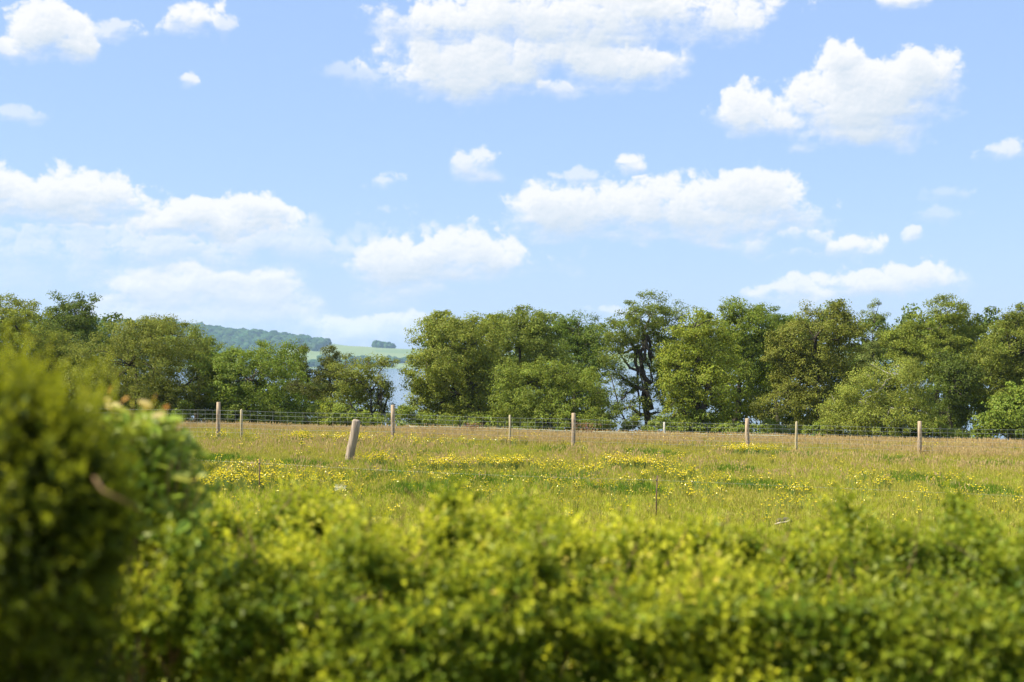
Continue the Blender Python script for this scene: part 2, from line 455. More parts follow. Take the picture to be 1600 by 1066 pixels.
RIDGE = [(-1600,96),(-900,104),(-400,100),(0,98),(170,90),(250,88),(330,74),(400,63),(450,50),(475,44),(500,38),(520,35),(560,32),(625,26),(760,22),(900,14),(1100,22),(1400,34),(1700,40),(2400,60),(3200,70)]
def hill_z(x, y):
    px = x / 3700 * F + 800
    r = np.interp(px, [a for a, _ in RIDGE], [b for _, b in RIDGE])
    s = sstep(3060, 3760, y) * .93 + .07 * sstep(3040, 3075, y)
    n = (fbm(np.stack([x / 260, y / 260, 0 * x], -1), 5) - .5) * 22 * sstep(3150, 3600, y)
    return -18.6 + (r + 18) * s + n * .55 + 1.2 * sstep(3040, 3070, y)
def hills():
    xs = np.arange(-4600, 4601, 40.); ys = np.concatenate([np.arange(3030, 3120, 12), np.arange(3120, 4700, 40)])
    X, Y = np.meshgrid(xs, ys); Z = hill_z(X, Y)
    Z[-1] = -19
    v = np.stack([X, Y, Z], -1).reshape(-1, 3); nx = len(xs)
    i = (np.arange(len(ys) - 1)[:, None] * nx + np.arange(nx - 1)[None]).ravel()
    f = np.stack([i, i + 1, i + 1 + nx, i + nx], -1)
    m, nt = new_mat('hill_pasture')
    g = N(nt, 'ShaderNodeNewGeometry')
    vo = N(nt, 'ShaderNodeTexVoronoi'); vo.inputs['Scale'].default_value = .0045; nt.links.new(g.outputs['Position'], vo.inputs['Vector'])
    sp = N(nt, 'ShaderNodeSeparateColor'); nt.links.new(vo.outputs['Color'], sp.inputs[0])
    c = mixc(nt, sp.outputs[0], (.085, .135, .035), (.13, .17, .05))
    p = N(nt, 'ShaderNodeBsdfPrincipled'); p.inputs['Roughness'].default_value = 1; nt.links.new(c, p.inputs['Base Color']); finish(nt, p.outputs[0])
    o = obj('hills', mesh_from('hills', v, f, m, True)); tag(o, kind='structure')
    # the wood on the hillside: rounded crowns in their thousands
    r = np.random.default_rng(21)
    import bmesh
    bm = bmesh.new(); bmesh.ops.create_icosphere(bm, subdivisions=2, radius=1); bv = np.array([q.co[:] for q in bm.verts]); bf = np.array([[q.index for q in f_.verts] for f_ in bm.faces]); bm.free()
    def sow(pxa, pxb, ya, yb, n):
        y = r.uniform(ya, yb, n); px = r.uniform(pxa, pxb, n); return np.stack([(px - 800) / F * 3700, y], -1)
    pts = [sow(120, 476, 3110, 3800, 1500), sow(-900, 130, 3300, 3800, 400), sow(476, 512, 3480, 3740, 75), sow(440, 640, 3066, 3110, 60), sow(584, 616, 3690, 3740, 16), sow(520, 760, 3250, 3290, 30),
           sow(700, 2300, 3070, 3120, 140)]
    k = np.concatenate(pts); 
    rad = r.uniform(7, 12.5, len(k)); z = hill_z(k[:, 0], k[:, 1])
    V = []; Fc = []
    sg = r.normal(0, 1, (len(k), len(bv))) * .10
    scl = np.stack([rad * r.uniform(.85, 1.25, len(k)), rad * r.uniform(.85, 1.25, len(k)), rad * r.uniform(.75, 1.15, len(k))], -1)
    vv = bv[None] * (1 + sg[..., None]) * scl[:, None] + np.stack([k[:, 0], k[:, 1], z + rad * .45], -1)[:, None]
    ff = bf[None] + (np.arange(len(k)) * len(bv))[:, None, None]
    rn = np.repeat(r.random(len(k)), len(bv))
    me = mesh_from('distant_wood', vv.reshape(-1, 3), ff.reshape(-1, 3), leaf_mat('distant_leaves', .0, .0, base=(.030, .060, .020)), False, {'rnd': rn})
    o = obj('distant_wood', me); tag(o, 'hazy wooded hillside across the water', 'wood', kind='stuff')
hills()

# ------------------------------------------------------------------ the trees beyond the fence
def crown(r, lobes, dens, leaf=.12, clump=.42, spread=1.0, droop=0.0, tufts=0):
    """leaf clumps over a crown made of lobes (x, y, z, rx, ry, rz); returns verts, faces, rnd, clump centres"""
    cs = []; out = []; wt = []
    lobes = np.asarray(lobes, float)
    for lb in lobes:
        n = int(max(8, dens * (lb[3] * lb[5] * math.pi) * 4.6)) if lb[3] > .3 else 2
        d = unit(r.normal(0, 1, (n, 3)))
        fr = r.uniform(.42, 1.02, n) ** .7
        fr[r.random(n) < .07] *= 1.10
        wob = .80 + .45 * vnoise(d * 2.1 + lb[:3] * .7, 11)
        c = lb[:3] + d * lb[3:6] * (fr * wob)[:, None]
        cs.append(c); out.append(d)
    c = np.concatenate(cs); d = np.concatenate(out)
    # the open side matters: drop some clumps along a low-frequency noise so light and dark masses and gaps appear
    keep = fbm(c * .75 + lobes[0, :3], 13, 2) + r.uniform(-.1, .1, len(c)) > .33
    c = c[keep]; d = d[keep]
    per = 86
    sz = clump * 1.08 * r.uniform(.5, 1.35, len(c))
    rnz = fbm(c * .5, 17, 2)
    off = r.normal(0, 1, (len(c), per, 3)); off = unit(off) * (r.random((len(c), per, 1)) ** .45)
    off = off * sz[:, None, None] * np.array([1, 1, .62]) * spread
    if droop: off[..., 2] -= droop * (off[..., 0] ** 2 + off[..., 1] ** 2) / (sz[:, None] + .1) + r.random((len(c), per)) * droop * .5
    lc = (c[:, None] + off).reshape(-1, 3)
    nd = unit(unit(off).reshape(-1, 3) * .8 + np.repeat(d, per, 0) * .45 + np.array([0, 0, .45]) + r.normal(0, .55, (len(lc), 3)))
    tn = r.normal(0, 1, (len(lc), 3)); tn[:, 2] -= .4
    L = leaf * .80 * r.uniform(.7, 1.35, len(lc))
    v, f = leaf_quads(lc, nd, tn, L, L * .66)
    cl = np.repeat(r.random(len(c)), per)
    rn = np.clip(.55 * cl + .45 * r.random(len(lc)), 0, 1)
    return v, f, np.repeat(rn, 4), c

def limb(r, a, b, sag=.0, n=5, jit=.12):
    t = np.linspace(0, 1, n)[:, None]; p = a + (b - a) * t
    ln = np.linalg.norm(b - a)
    p[1:-1] += r.normal(0, jit * ln * .35, (n - 2, 3)); p[:, 2] += sag * ln * (t[:, 0] * (1 - t[:, 0]))
    return p

def tree(name, label, D, base_px, lobes, color, dens=2.6, leaf=.12, clump=.42, cat='tree', trunk_r=.16, bark=None, stems=1, sprigs=None, limbs=None,
         group=None, droop=0.0, seed=0, spread=1.0, twigs=36, lean=0.0):
    r = np.random.default_rng(1000 + seed)
    k = D / F
    bx = (base_px - 800) * k; by = D; bz = float(ground_z(bx, by)) - .05
    root = thing(name, (bx, by, bz), label, cat, group)
    lw = []
    for (px, py, rx, rz) in lobes:
        w = PX(px, py, D) - np.array([bx, by, bz])
        w[1] = r.uniform(-.6, .6) * rx * k
        lw.append([w[0], w[1], w[2], rx * k, max(rx * k * .85, .5), rz * k])
    if sprigs:
        for (px, py) in sprigs:
            w = PX(px, py, D) - np.array([bx, by, bz]); lw.append([w[0], w[1], w[2], .22, .22, .2])
    v, f, rn, cl = crown(r, lw, dens, leaf, clump, spread, droop)
    color = tuple(.72 * a + .28 * b for a, b in zip(color, (.100, .118, .030)))   # neighbours share one summer green
    color = (color[0] * 1.74, color[1] * 1.80, color[2] * .84)
    obj('crown', mesh_from('crown', v, f, M_LEAF, False, {'rnd': rn}), root, color=color)
    g = Geo()
    top = max(w[2] for w in lw)
    mass = np.array(lw)[:len(lobes)]
    cen = (mass[:, :3] * (mass[:, 3] * mass[:, 5])[:, None]).sum(0) / (mass[:, 3] * mass[:, 5]).sum()
    forks = []
    for s in range(stems):
        b0 = np.array([r.uniform(-.5, .5) * (stems > 1), r.uniform(-.4, .4) * (stems > 1), -.2])
        e = np.array([cen[0] + r.uniform(-.4, .4) * stems + lean, cen[1], max(cen[2], .6 * top)])
        p = limb(r, b0, e, 0, 7, .07); rr = np.linspace(trunk_r, trunk_r * .38, 7); rr[0] *= 1.35
        g.tube(p, rr, 8, True, .22, r); forks.append(p)
    for w in mass:
        p0 = forks[r.integers(len(forks))]
        a = p0[min(len(p0) - 1, max(1, int(np.argmin(abs(p0[:, 2] - (w[2] - .45 * abs(w[0])))))))]
        p = limb(r, a, w[:3], .25, 6, .13); g.tube(p, np.linspace(trunk_r * .5, trunk_r * .13, 6), 6, True, .15, r)
        forks.append(p)
    if limbs:
        for pts in limbs:
            p = np.array([PX(a, b, D) - np.array([bx, by, bz]) for a, b, _ in pts]); p[:, 1] += r.uniform(-.3, .3, len(p)); 
            g.tube(p, np.array([q[2] for q in pts]), 7, True, .15, r); forks.append(p)
    allp = np.concatenate(forks)
    for c in cl[r.choice(len(cl), min(len(cl), twigs), False)]:
        a = allp[np.argmin(((allp - c) ** 2).sum(1) + r.random(len(allp)) * .6)]
        p = limb(r, a, c, .2, 4, .16); g.tube(p, np.linspace(.028, .01, 4), 4, False)
    obj('trunk', g.mesh('trunk', bark or M_BARK), root)
    return root

SP2 = [(88,462),(97,470),(104,480),(120,464),(128,470),(140,476),(148,464),(118,478),(136,482),(92,478)]
tree('birch_tree', 'yellowish olive birch tree cut by the left edge of the photo, above the dark bush', 76, 5,
     [(-30,545,90,78),(40,525,62,52),(15,600,85,62),(72,565,46,50),(10,480,40,20)], (.125,.135,.032), seed=1, droop=.25)
tree('elm_tree', 'dark green tree with loose shoots on top, second from the left edge', 80, 115,
     [(112,530,56,54),(125,595,58,62),(85,590,50,60),(105,500,40,28)], (.048,.068,.018), seed=2, sprigs=SP2, dens=3.0)
tree('hawthorn_tree', 'broad brownish green hawthorn behind the left end of the wire fence', 74, 220,
     [(215,572,98,66),(242,530,68,38),(150,612,46,44),(290,600,60,58),(215,630,110,36),(225,508,40,16)], (.108,.112,.034), seed=3, dens=3.0, leaf=.105, trunk_r=.18, stems=2)
tree('poplar_tree', 'small light green tree peeping between the brownish hawthorn and the distant hill', 86, 305,
     [(300,535,26,30),(322,560,30,36),(282,545,26,30),(302,518,12,14)], (.115,.135,.04), seed=4)
tree('alder_tree', 'rounded mid green tree behind the left of the two leftmost fence posts', 75, 395,
     [(395,592,80,48),(430,566,46,34),(330,580,34,34),(345,604,42,50),(400,640,92,32),(370,565,36,26)], (.088,.118,.026), seed=5, dens=3.0, stems=2)
tree('pine_tree', 'dark bushy pine, the left of the two under the hill', 86, 481,
     [(480,560,20,22),(470,580,28,20),(496,582,24,20),(482,606,40,22),(455,602,18,18)], (.050,.050,.020), seed=6, leaf=.10, clump=.32, dens=4.2, group='pines below the hill')
tree('pine_tree', 'dark bushy pine, the right of the two under the hill', 86, 524,
     [(516,556,14,18),(532,566,22,18),(512,578,24,18),(526,600,34,24),(545,585,14,14)], (.054,.054,.022), seed=7, leaf=.10, clump=.32, dens=4.2, group='pines below the hill')
tree('willow_shrub', 'thin see-through shrub left of the gap with the blue water', 76, 575,
     [(560,592,36,30),(580,610,30,34),(545,640,50,36),(592,632,22,30),(575,570,26,16),(606,566,16,8),(604,606,15,18),(596,650,22,16),(610,640,12,14),(540,580,26,20)], (.115,.122,.036), seed=8, dens=2.4, leaf=.10, clump=.36, stems=3, trunk_r=.09, cat='shrub', twigs=70,
     limbs=[[(590,672,.08),(600,640,.06),(607,615,.03)],[(588,668,.07),(597,625,.04),(598,590,.02)]])
tree('gorse_shrub', 'slim yellow green shrub behind the thick leaning post', 73, 515,
     [(514,640,14,22),(518,655,24,18),(506,660,20,16)], (.15,.165,.03), seed=9, cat='shrub', dens=3.5, leaf=.09, clump=.28, trunk_r=.06, stems=3)
tree('oak_tree', 'large light olive oak right of the gap with the water', 76, 770,
     [(700,550,62,54),(745,535,52,46),(668,585,36,42),(700,612,72,46),(655,645,36,24),(758,592,42,60),(692,506,32,18),(740,640,60,30)], (.125,.135,.038), seed=10, dens=2.7, trunk_r=.26, twigs=60,
     sprigs=[(672,498),(684,490),(700,488),(712,490),(662,506),(640,555),(648,535),(633,575)])
tree('ash_tree', 'olive tree with pale sky holes just right of the large light oak', 82, 800,
     [(815,545,58,56),(835,503,42,20),(800,520,40,32),(775,505,24,18),(850,575,40,50)], (.105,.122,.036), seed=11, dens=2.5, sprigs=[(812,486),(826,483),(842,487),(806,492)])
tree('hazel_shrub', 'dense mid green bush behind the third thick fence post', 73, 860,
     [(830,622,62,50),(900,615,56,42),(870,652,92,30),(938,645,28,30),(800,600,30,36),(860,590,40,26)], (.098,.118,.027), seed=12, cat='shrub', dens=3.4, leaf=.11, stems=4, trunk_r=.10)
tree('maple_tree', 'darker green tree between the dense bush and the open oak', 88, 900,
     [(905,523,36,32),(935,532,28,26),(898,570,36,44),(928,575,26,32),(884,505,16,14)], (.062,.092,.022), seed=13, dens=2.7)
tree('oak_tree', 'tall open oak with bare crooked limbs, blue water showing under its crown', 76, 1017,
     [(1012,492,50,28),(975,520,40,28),(1045,508,32,28),(1005,540,52,28),(962,556,28,16),(1040,556,24,24),(1020,580,24,20),(1000,655,22,14),(1034,645,26,24),(1030,610,26,18),(985,600,20,14),(962,590,16,22),(1000,628,20,12),(970,625,14,16)], (.078,.096,.028), seed=14, dens=2.6, trunk_r=.22, twigs=80, leaf=.11,
     sprigs=[(985,472),(1005,464),(1020,462),(1034,468),(1058,476),(1068,486),(960,508),(950,530),(945,560),(955,600),(962,640)],
     limbs=[[(1018,640,.14),(1010,612,.11),(990,603,.08),(975,592,.05),(960,580,.02)],[(1017,648,.12),(1000,648,.11),(985,635,.08),(972,640,.05),(958,655,.02)],
            [(1016,600,.12),(1000,580,.09),(985,575,.07),(968,552,.03)],[(1020,560,.12),(1010,540,.09),(1006,515,.06),(1000,490,.02)],
            [(985,672,.05),(968,640,.04),(960,610,.035),(952,580,.02)],[(990,672,.04),(975,655,.03),(962,650,.02)]])
tree('oak_tree', 'bright yellow green oak with a dark leaning trunk, right of the open oak', 74, 1090,
     [(1085,512,40,26),(1070,556,42,32),(1115,550,42,46),(1058,598,30,20),(1108,600,38,30),(1075,625,30,14),(1060,655,34,14),(1130,640,30,26),(1052,630,22,20),(1060,575,30,24)], (.145,.162,.032), seed=15, dens=2.7, trunk_r=.20, lean=.3, twigs=60,
     limbs=[[(1090,660,.16),(1078,648,.14),(1064,642,.11),(1052,650,.06)],[(1092,640,.14),(1084,620,.10),(1070,605,.07),(1058,590,.03)]])
tree('oak_tree', 'fresh green oak with tufted top, left of the brownish tree', 80, 1142,
     [(1160,512,44,38),(1145,488,26,18),(1180,552,48,56),(1150,600,42,46),(1190,495,22,18)], (.092,.118,.026), seed=16, dens=2.8, trunk_r=.2, sprigs=[(1140,470),(1152,468),(1185,478)])
tree('beech_tree', 'dark green tree top showing behind the brownish tree', 90, 1218,
     [(1218,512,32,28),(1205,560,36,50),(1228,545,30,40)], (.055,.082,.02), seed=17, dens=2.8)
tree('oak_tree', 'wide brownish green tree behind the second thin stake from the right', 77, 1285,
     [(1275,530,62,46),(1318,520,36,34),(1240,552,42,48),(1280,590,76,52),(1228,640,54,36),(1290,640,60,34),(1300,488,20,12)], (.105,.104,.032), seed=18, dens=3.0, trunk_r=.22, sprigs=[(1302,476),(1312,474),(1262,480)])
tree('willow_tree', 'slender grey green tree top between the brownish tree and the tall right tree', 86, 1366,
     [(1365,505,14,26),(1358,535,22,26),(1378,530,18,28),(1362,575,26,40)], (.105,.122,.066), seed=19, dens=2.2, leaf=.09, clump=.32, trunk_r=.09, sprigs=[(1362,478),(1368,473),(1345,492),(1383,490)])
tree('oak_tree', 'tallest tree of the right side with dark tufts on top', 84, 1470,
     [(1470,520,60,44),(1430,532,42,36),(1478,488,28,20),(1520,540,46,42),(1470,560,60,40),(1400,540,30,30)], (.105,.120,.028), seed=20, dens=2.9, trunk_r=.22, sprigs=[(1468,464),(1476,462),(1484,468),(1455,476),(1505,482)])
tree('willow_shrub', 'pale yellow green willow bush left of the rightmost thick fence post', 73, 1405,
     [(1390,602,58,42),(1338,622,46,42),(1432,640,36,38),(1372,655,80,26),(1308,648,32,32),(1410,575,30,24)], (.150,.160,.050), seed=21, cat='shrub', dens=3.2, leaf=.10, droop=.3, stems=3, trunk_r=.07,
     bark=M_PALEBARK, limbs=[[(1414,672,.05),(1413,655,.045),(1416,642,.04),(1413,628,.02)]])
tree('gap_shade_foliage', 'very dark green foliage added as the deep shade right of the pale willow bush', 80, 1492,
     [(1492,600,34,48),(1486,650,30,32),(1512,620,24,40),(1478,570,24,26)], (.036,.052,.015), seed=22, dens=3.2)  # dark leaf colour stands in for the shade of the gap
tree('ash_tree', 'olive green tree cut by the right edge of the photo', 79, 1585,
     [(1575,545,50,42),(1556,592,46,48),(1620,525,50,46),(1610,600,60,60),(1590,505,26,18)], (.095,.105,.028), seed=23, dens=2.8, sprigs=[(1592,482),(1598,478),(1582,496)])
tree('elder_shrub', 'bright broad leaved bush at the foot of the trees by the right edge', 71, 1580,
     [(1575,650,46,34),(1618,632,46,44),(1540,668,24,18),(1590,625,30,28)], (.105,.135,.034), seed=24, cat='shrub', dens=3.4, leaf=.15, stems=3, trunk_r=.08)
tree('oak_tree', 'green tree left of the birch, out past the left edge', 78, -150, [(-150,560,90,80),(-210,600,90,70),(-110,620,70,60)], (.10,.115,.03), seed=25)
tree('oak_tree', 'green tree beyond the right edge of the photo', 78, 1720, [(1720,560,80,70),(1780,600,90,70),(1690,630,60,50)], (.095,.11,.03), seed=26)

def mass(name, label, items, color, seed, dens=2.4, leaf=.13, clump=.45):
    r = np.random.default_rng(seed); lw = []
    for (px, py, rx, rz, D) in items:
        w = PX(px, py, D); k = D / F; lw.append([w[0], w[1], w[2], rx * k, rx * k * .8, rz * k])
    v, f, rn, _ = crown(r, lw, dens, leaf, clump)
    o = obj(name, mesh_from(name, v, f, M_LEAF, False, {'rnd': rn}), color=color); tag(o, label, 'undergrowth', kind='stuff')
r_ = np.random.default_rng(5)
ug = []
for px in np.arange(-120, 1760, 26):
    if 962 < px < 990 or 600 < px < 612: continue
    base = 660 + (px - 300) * .0235
    ug.append((px + r_.uniform(-9, 9), base - r_.uniform(2, 16), r_.uniform(17, 30), r_.uniform(11, 22), r_.uniform(72, 75)))
mass('undergrowth', 'low tangled undergrowth along the foot of the trees', ug, (.19,.235,.028), 31, dens=3.6, leaf=.13, clump=.3)
bk = []
for px in list(np.arange(-180, 270, 46)) + list(np.arange(685, 925, 38)) + list(np.arange(1070, 1780, 40)):
    top = (520 if px > 1100 else 527) + r_.uniform(-10, 14)
    for py in (top, top + 45, top + 90, top + 130): bk.append((px + r_.uniform(-10, 10), py, r_.uniform(30, 44), r_.uniform(26, 38), r_.uniform(92, 99)))
for px in np.arange(285, 590, 34):
    for py in (612, 645): bk.append((px + r_.uniform(-10, 10), py + r_.uniform(-6, 6), r_.uniform(24, 34), r_.uniform(18, 26), r_.uniform(90, 96)))
mass('wood_edge', 'dark wood filling the background behind the front trees', bk, (.10,.14,.02), 33, dens=.80, leaf=.26, clump=.66)

# ------------------------------------------------------------------ fences and posts
def post_mesh(name, h, r0, mat, seed, lean=(0, 0), chamfer=.012, sides=14):
    r = np.random.default_rng(seed); g = Geo()
    t = np.array([-.35, 0, .3 * h, .6 * h, h - chamfer, h]); p = np.stack([lean[0] * t, lean[1] * t, t], -1)
    p[2:4, :2] += r.normal(0, .008, (2, 2))
    rad = np.array([1.04, 1.03, 1.0, .98, .96, .96 - chamfer / r0]) * r0
    g.tube(p, rad, sides, True, .05, r)
    return g.mesh(name, mat, True)

FY = 57.0
def fx(px, D=FY): return (px - 800) / F * D
fence = thing('wire_fence', (0, FY, float(ground_z(0, FY))), 'long wire netting fence with round timber posts crossing the back of the meadow', 'fence')
fz0 = float(ground_z(0, FY))
for i, (px, h) in enumerate([(-205, 1.45), (68, 1.47), (341, 1.50), (614, 1.55), (896, 1.42), (1168, 1.42), (1437, 1.47), (1709, 1.45)]):
    x = fx(px); z = float(ground_z(x, FY))
    o = obj('post', post_mesh('post', h, .083, M_POST, 50 + i, ((i * 7 % 5 - 2) * .004, 0)), fence, (x, 0, z - fz0))
for i, (px, h) in enumerate([(-60, 1.2), (377, 1.22), (797, 1.27), (1244, 1.30), (1660, 1.25)]):
    x = fx(px, FY + .35); z = float(ground_z(x, FY + .35))
    o = obj('stake', post_mesh('stake', h, .05, M_STAKE, 70 + i, ((i * 3 % 5 - 2) * .006, 0), .03, 10), fence, (x, .35, z - fz0))
    o['label'] = 'thinner greenish stake'
xsf = np.linspace(fx(-205), fx(1709), 140)
zsf = ground_z(xsf, np.full_like(xsf, FY)) - fz0
zsf = np.convolve(np.pad(zsf, 4, mode='edge'), np.ones(9) / 9, 'valid')
sagf = np.sin(np.linspace(0, 7 * math.pi, 140)) ** 2
for k, h in enumerate((.12, .30, .48, .66, .84, 1.02, 1.18)):
    g = Geo(); g.tube(np.stack([xsf, np.full_like(xsf, -.10), zsf + h - .02 * sagf], -1), .0031, 4, True)
    obj('wire', g.mesh('wire', M_WIRE), fence)
g = Geo()
for x in np.arange(xsf[0], xsf[-1], .30):
    zz = np.interp(x, xsf, zsf); g.tube(np.array([[x, -.10, zz + .1], [x + .01, -.10, zz + 1.18]]), .0027, 3, False)
tag(obj('stay_wires', g.mesh('stay_wires', M_WIRE), fence), kind='stuff')

# pale tape fence at the far edge
RY = 67.5
rz = float(ground_z(fx(1038, RY), RY))
rf = thing('tape_fence', (fx(1038, RY), RY, rz), 'single pale fence tape on a whitish post at the far edge of the meadow', 'fence')
obj('post', post_mesh('post', .92, .042, M_WHITEPOST, 90, (.0, 0), .02, 10), rf)
xs_ = np.linspace(fx(640, RY), fx(1230, RY), 40); g = Geo()
zt = .40 + (ground_z(xs_, np.full_like(xs_, RY)) - rz); zt = np.convolve(np.pad(zt, 6, mode='edge'), np.ones(13) / 13, 'valid')
g.tube(np.stack([xs_ - fx(1038, RY), np.full_like(xs_, -.05), zt], -1), .013, 5, True)
obj('tape', g.mesh('tape', M_TAPE), rf)
for px in (640, 1230):
    x = fx(px, RY); o = obj('end_stake', post_mesh('end_stake', .44, .02, M_WHITEPOST, 91, (0, 0), .01, 8), rf, (x - fx(1038, RY), 0, float(ground_z(x, RY)) - rz))

# thick leaning post
LY = 47.0; lx = fx(545, LY); lz = float(ground_z(lx, LY))
lp = obj('gate_post', post_mesh('gate_post', 1.40, .145, M_OLDPOST, 95, (.19, -.02), .05, 18), None, (lx, LY, lz))
tag(lp, 'thick weathered grey post leaning to the right in front of the wire fence', 'post')

# thin iron stakes with one strand of wire, nearer in the meadow
sA = (fx(405, 35.6), 35.6); sB = (fx(1025, 32.3), 32.3)
zA = float(ground_z(*sA)); zB = float(ground_z(*sB))
ef = thing('strand_fence', (sA[0], sA[1], zA), 'single thin strand on two rusty rods in the near meadow', 'fence')
for (x, y), z, h in ((sA, zA, .92), (sB, zB, .98)):
    g = Geo(); g.tube(np.array([[0, 0, -.25], [.008, 0, .5 * h], [.03 if h > .95 else .012, 0, h]]), [.016, .015, .014], 8, True)
    g.tube(np.array([[.01, -.02, h - .10], [.01, .02, h - .10]]), .022, 8, True)
    obj('rod', g.mesh('rod', M_RUST), ef, (x - sA[0], y - sA[1], z - zA))
g = Geo(); t = np.linspace(-.45, 1.95, 60); pa = np.array([0, 0, .82]); pb = np.array([sB[0] - sA[0], sB[1] - sA[1], zB - zA + .88])
p = pa + (pb - pa) * t[:, None]; p[:, 2] -= .05 * np.sin(np.clip(t, 0, 1) * math.pi); p[:, 1] -= .02
g.tube(p, .0011, 4, True); obj('wire', g.mesh('wire', M_WIRE), ef)

# a dark lump of wood and a bleached stick in the grass
def lump():
    r = np.random.default_rng(4); D = 31.4; x = fx(1225, D); z = float(ground_z(x, D))
    g = Geo(); g.tube(np.array([[-.17, 0, .10], [-.12, .01, .13], [-.02, .0, .14], [.08, .01, .15], [.14, 0, .12], [.17, 0, .10]]), [.03, .06, .065, .07, .05, .02], 9, True, .25, r)
    o = obj('rotten_log', g.mesh('rotten_log', M_DARKWOOD), None, (x, D, z)); tag(o, 'small dark lump of rotten wood lying in the short grass', 'log')
    D = 30.6; x = fx(1222, D); z = float(ground_z(x, D)) + .13
    g = Geo(); g.tube(np.array([[-.16, 0, .0], [-.03, .02, .03], [.10, .0, .05], [.17, .01, .09]]), [.012, .02, .018, .008], 7, True, .2, r)
    o = obj('stick', g.mesh('stick', M_PALEWOOD), None, (x, D, z)); tag(o, 'pale bleached stick just in front of the dark lump of wood', 'stick')
lump()

# ------------------------------------------------------------------ meadow grass
def instancer(name, pts, rot, scl, tone, protos):
    """geometry nodes: one clump instance on each point"""
    me = mesh_from(name, pts, np.zeros((0, 3), int), [], False, {'rotz': rot, 'scl': scl, 'tone': tone})
    o = obj(name, me)
    ng = bpy.data.node_groups.new(name + '_scatter', 'GeometryNodeTree')
    ng.interface.new_socket('Geometry', in_out='INPUT', socket_type='NodeSocketGeometry')
    ng.interface.new_socket('Geometry', in_out='OUTPUT', socket_type='NodeSocketGeometry')
    gi = ng.nodes.new('NodeGroupInput'); go = ng.nodes.new('NodeGroupOutput')
    iop = ng.nodes.new('GeometryNodeInstanceOnPoints')
    ng.links.new(gi.outputs[0], iop.inputs['Points'])
    jn = ng.nodes.new('GeometryNodeJoinGeometry')
    for p in protos:
        oi = ng.nodes.new('GeometryNodeObjectInfo'); oi.inputs['Object'].default_value = p; oi.inputs['As Instance'].default_value = True
        ng.links.new(oi.outputs['Geometry'], jn.inputs[0])
    ng.links.new(jn.outputs[0], iop.inputs['Instance'])
    iop.inputs['Pick Instance'].default_value = True
    def na(nm):
        a = ng.nodes.new('GeometryNodeInputNamedAttribute'); a.data_type = 'FLOAT'; a.inputs['Name'].default_value = nm; return a.outputs[0]
    cx = ng.nodes.new('ShaderNodeCombineXYZ'); ng.links.new(na('rotz'), cx.inputs[2])
    ng.links.new(cx.outputs[0], iop.inputs['Rotation']); ng.links.new(na('scl'), iop.inputs['Scale'])
    ng.links.new(iop.outputs[0], go.inputs[0])
    md = o.modifiers.new('scatter', 'NODES'); md.node_group = ng
    return o

def grass_mat(name, c_lo, c_hi, tip, tipz=(.2, .5), trans=.35):
    m, nt = new_mat(name)
    at = N(nt, 'ShaderNodeAttribute'); at.attribute_type = 'INSTANCER'; at.attribute_name = 'tone'
    rd = N(nt, 'ShaderNodeAttribute'); rd.attribute_name = 'rnd'
    tp = N(nt, 'ShaderNodeAttribute'); tp.attribute_name = 'tip'
    c = mixc(nt, at.outputs['Fac'], c_lo, c_hi)
    hs = N(nt, 'ShaderNodeHueSaturation'); nt.links.new(c, hs.inputs['Color'])
    nt.links.new(maprange(nt, rd.outputs['Fac'], 0, 1, .7, 1.35, False), hs.inputs['Value'])
    c = mixc(nt, tp.outputs['Fac'], hs.outputs[0], tip)
    d = N(nt, 'ShaderNodeBsdfDiffuse'); t = N(nt, 'ShaderNodeBsdfTranslucent'); nt.links.new(c, d.inputs[0]); nt.links.new(c, t.inputs[0])
    mx = N(nt, 'ShaderNodeMixShader'); mx.inputs[0].default_value = trans; nt.links.new(d.outputs[0], mx.inputs[1]); nt.links.new(t.outputs[0], mx.inputs[2])
    finish(nt, mx.outputs[0]); return m

def blade_clump(name, mat, r, n, h, w, rad, heads=0, headL=.12, headW=.022, flop=.35):
    V = []; Q = []; RN = []; TP = []
    k = 0
    for i in range(n):
        a = r.uniform(0, 6.283); rr = rad * math.sqrt(r.random()); b = np.array([rr * math.cos(a), rr * math.sin(a), -.02])
        hd = r.uniform(0, 6.283); lean = r.uniform(.05, flop); L = h * r.uniform(.55, 1.15)
        dx = np.array([math.cos(hd), math.sin(hd), 0]); sd_ = np.array([-dx[1], dx[0], 0])
        m_ = b + dx * lean * L * .35 + np.array([0, 0, L * .55]); e = b + dx * lean * L + np.array([0, 0, L * (1 - .3 * lean)])
        ww = w * r.uniform(.7, 1.3); rv = r.random()
        head = i < heads
        V += [b - sd_ * ww / 2, b + sd_ * ww / 2, m_ + sd_ * ww * .4, m_ - sd_ * ww * .4, e]
        Q += [(k, k + 1, k + 2, k + 3), (k + 3, k + 2, k + 4)]; RN += [rv] * 5; TP += [0, 0, 0, 0, .25 if heads else 0]; k += 5
        if head:
            t = unit(e - m_); hL = headL * r.uniform(.7, 1.3); hw = headW * r.uniform(.7, 1.3)
            for s in (sd_, np.cross(t, sd_)):
                V += [e - t * .02, e + t * hL * .4 + s * hw, e + t * hL, e + t * hL * .4 - s * hw]
                Q += [(k, k + 1, k + 2, k + 3)]; RN += [rv] * 4; TP += [1] * 4; k += 4
    me = mesh_from(name, np.array(V), Q, mat, False, {'rnd': np.array(RN), 'tip': np.array(TP)})
    return bpy.data.objects.new(name, me)

def px_to_ground(px, py):
    D = 45.0
    for _ in range(25):
        x = (px - 800) / F * D; z = float(ground_z(x, D)); D = (EYE - z) / max((py - HZ) / F, .02); D = min(max(D, 12), 80)
    return (px - 800) / F * D, D

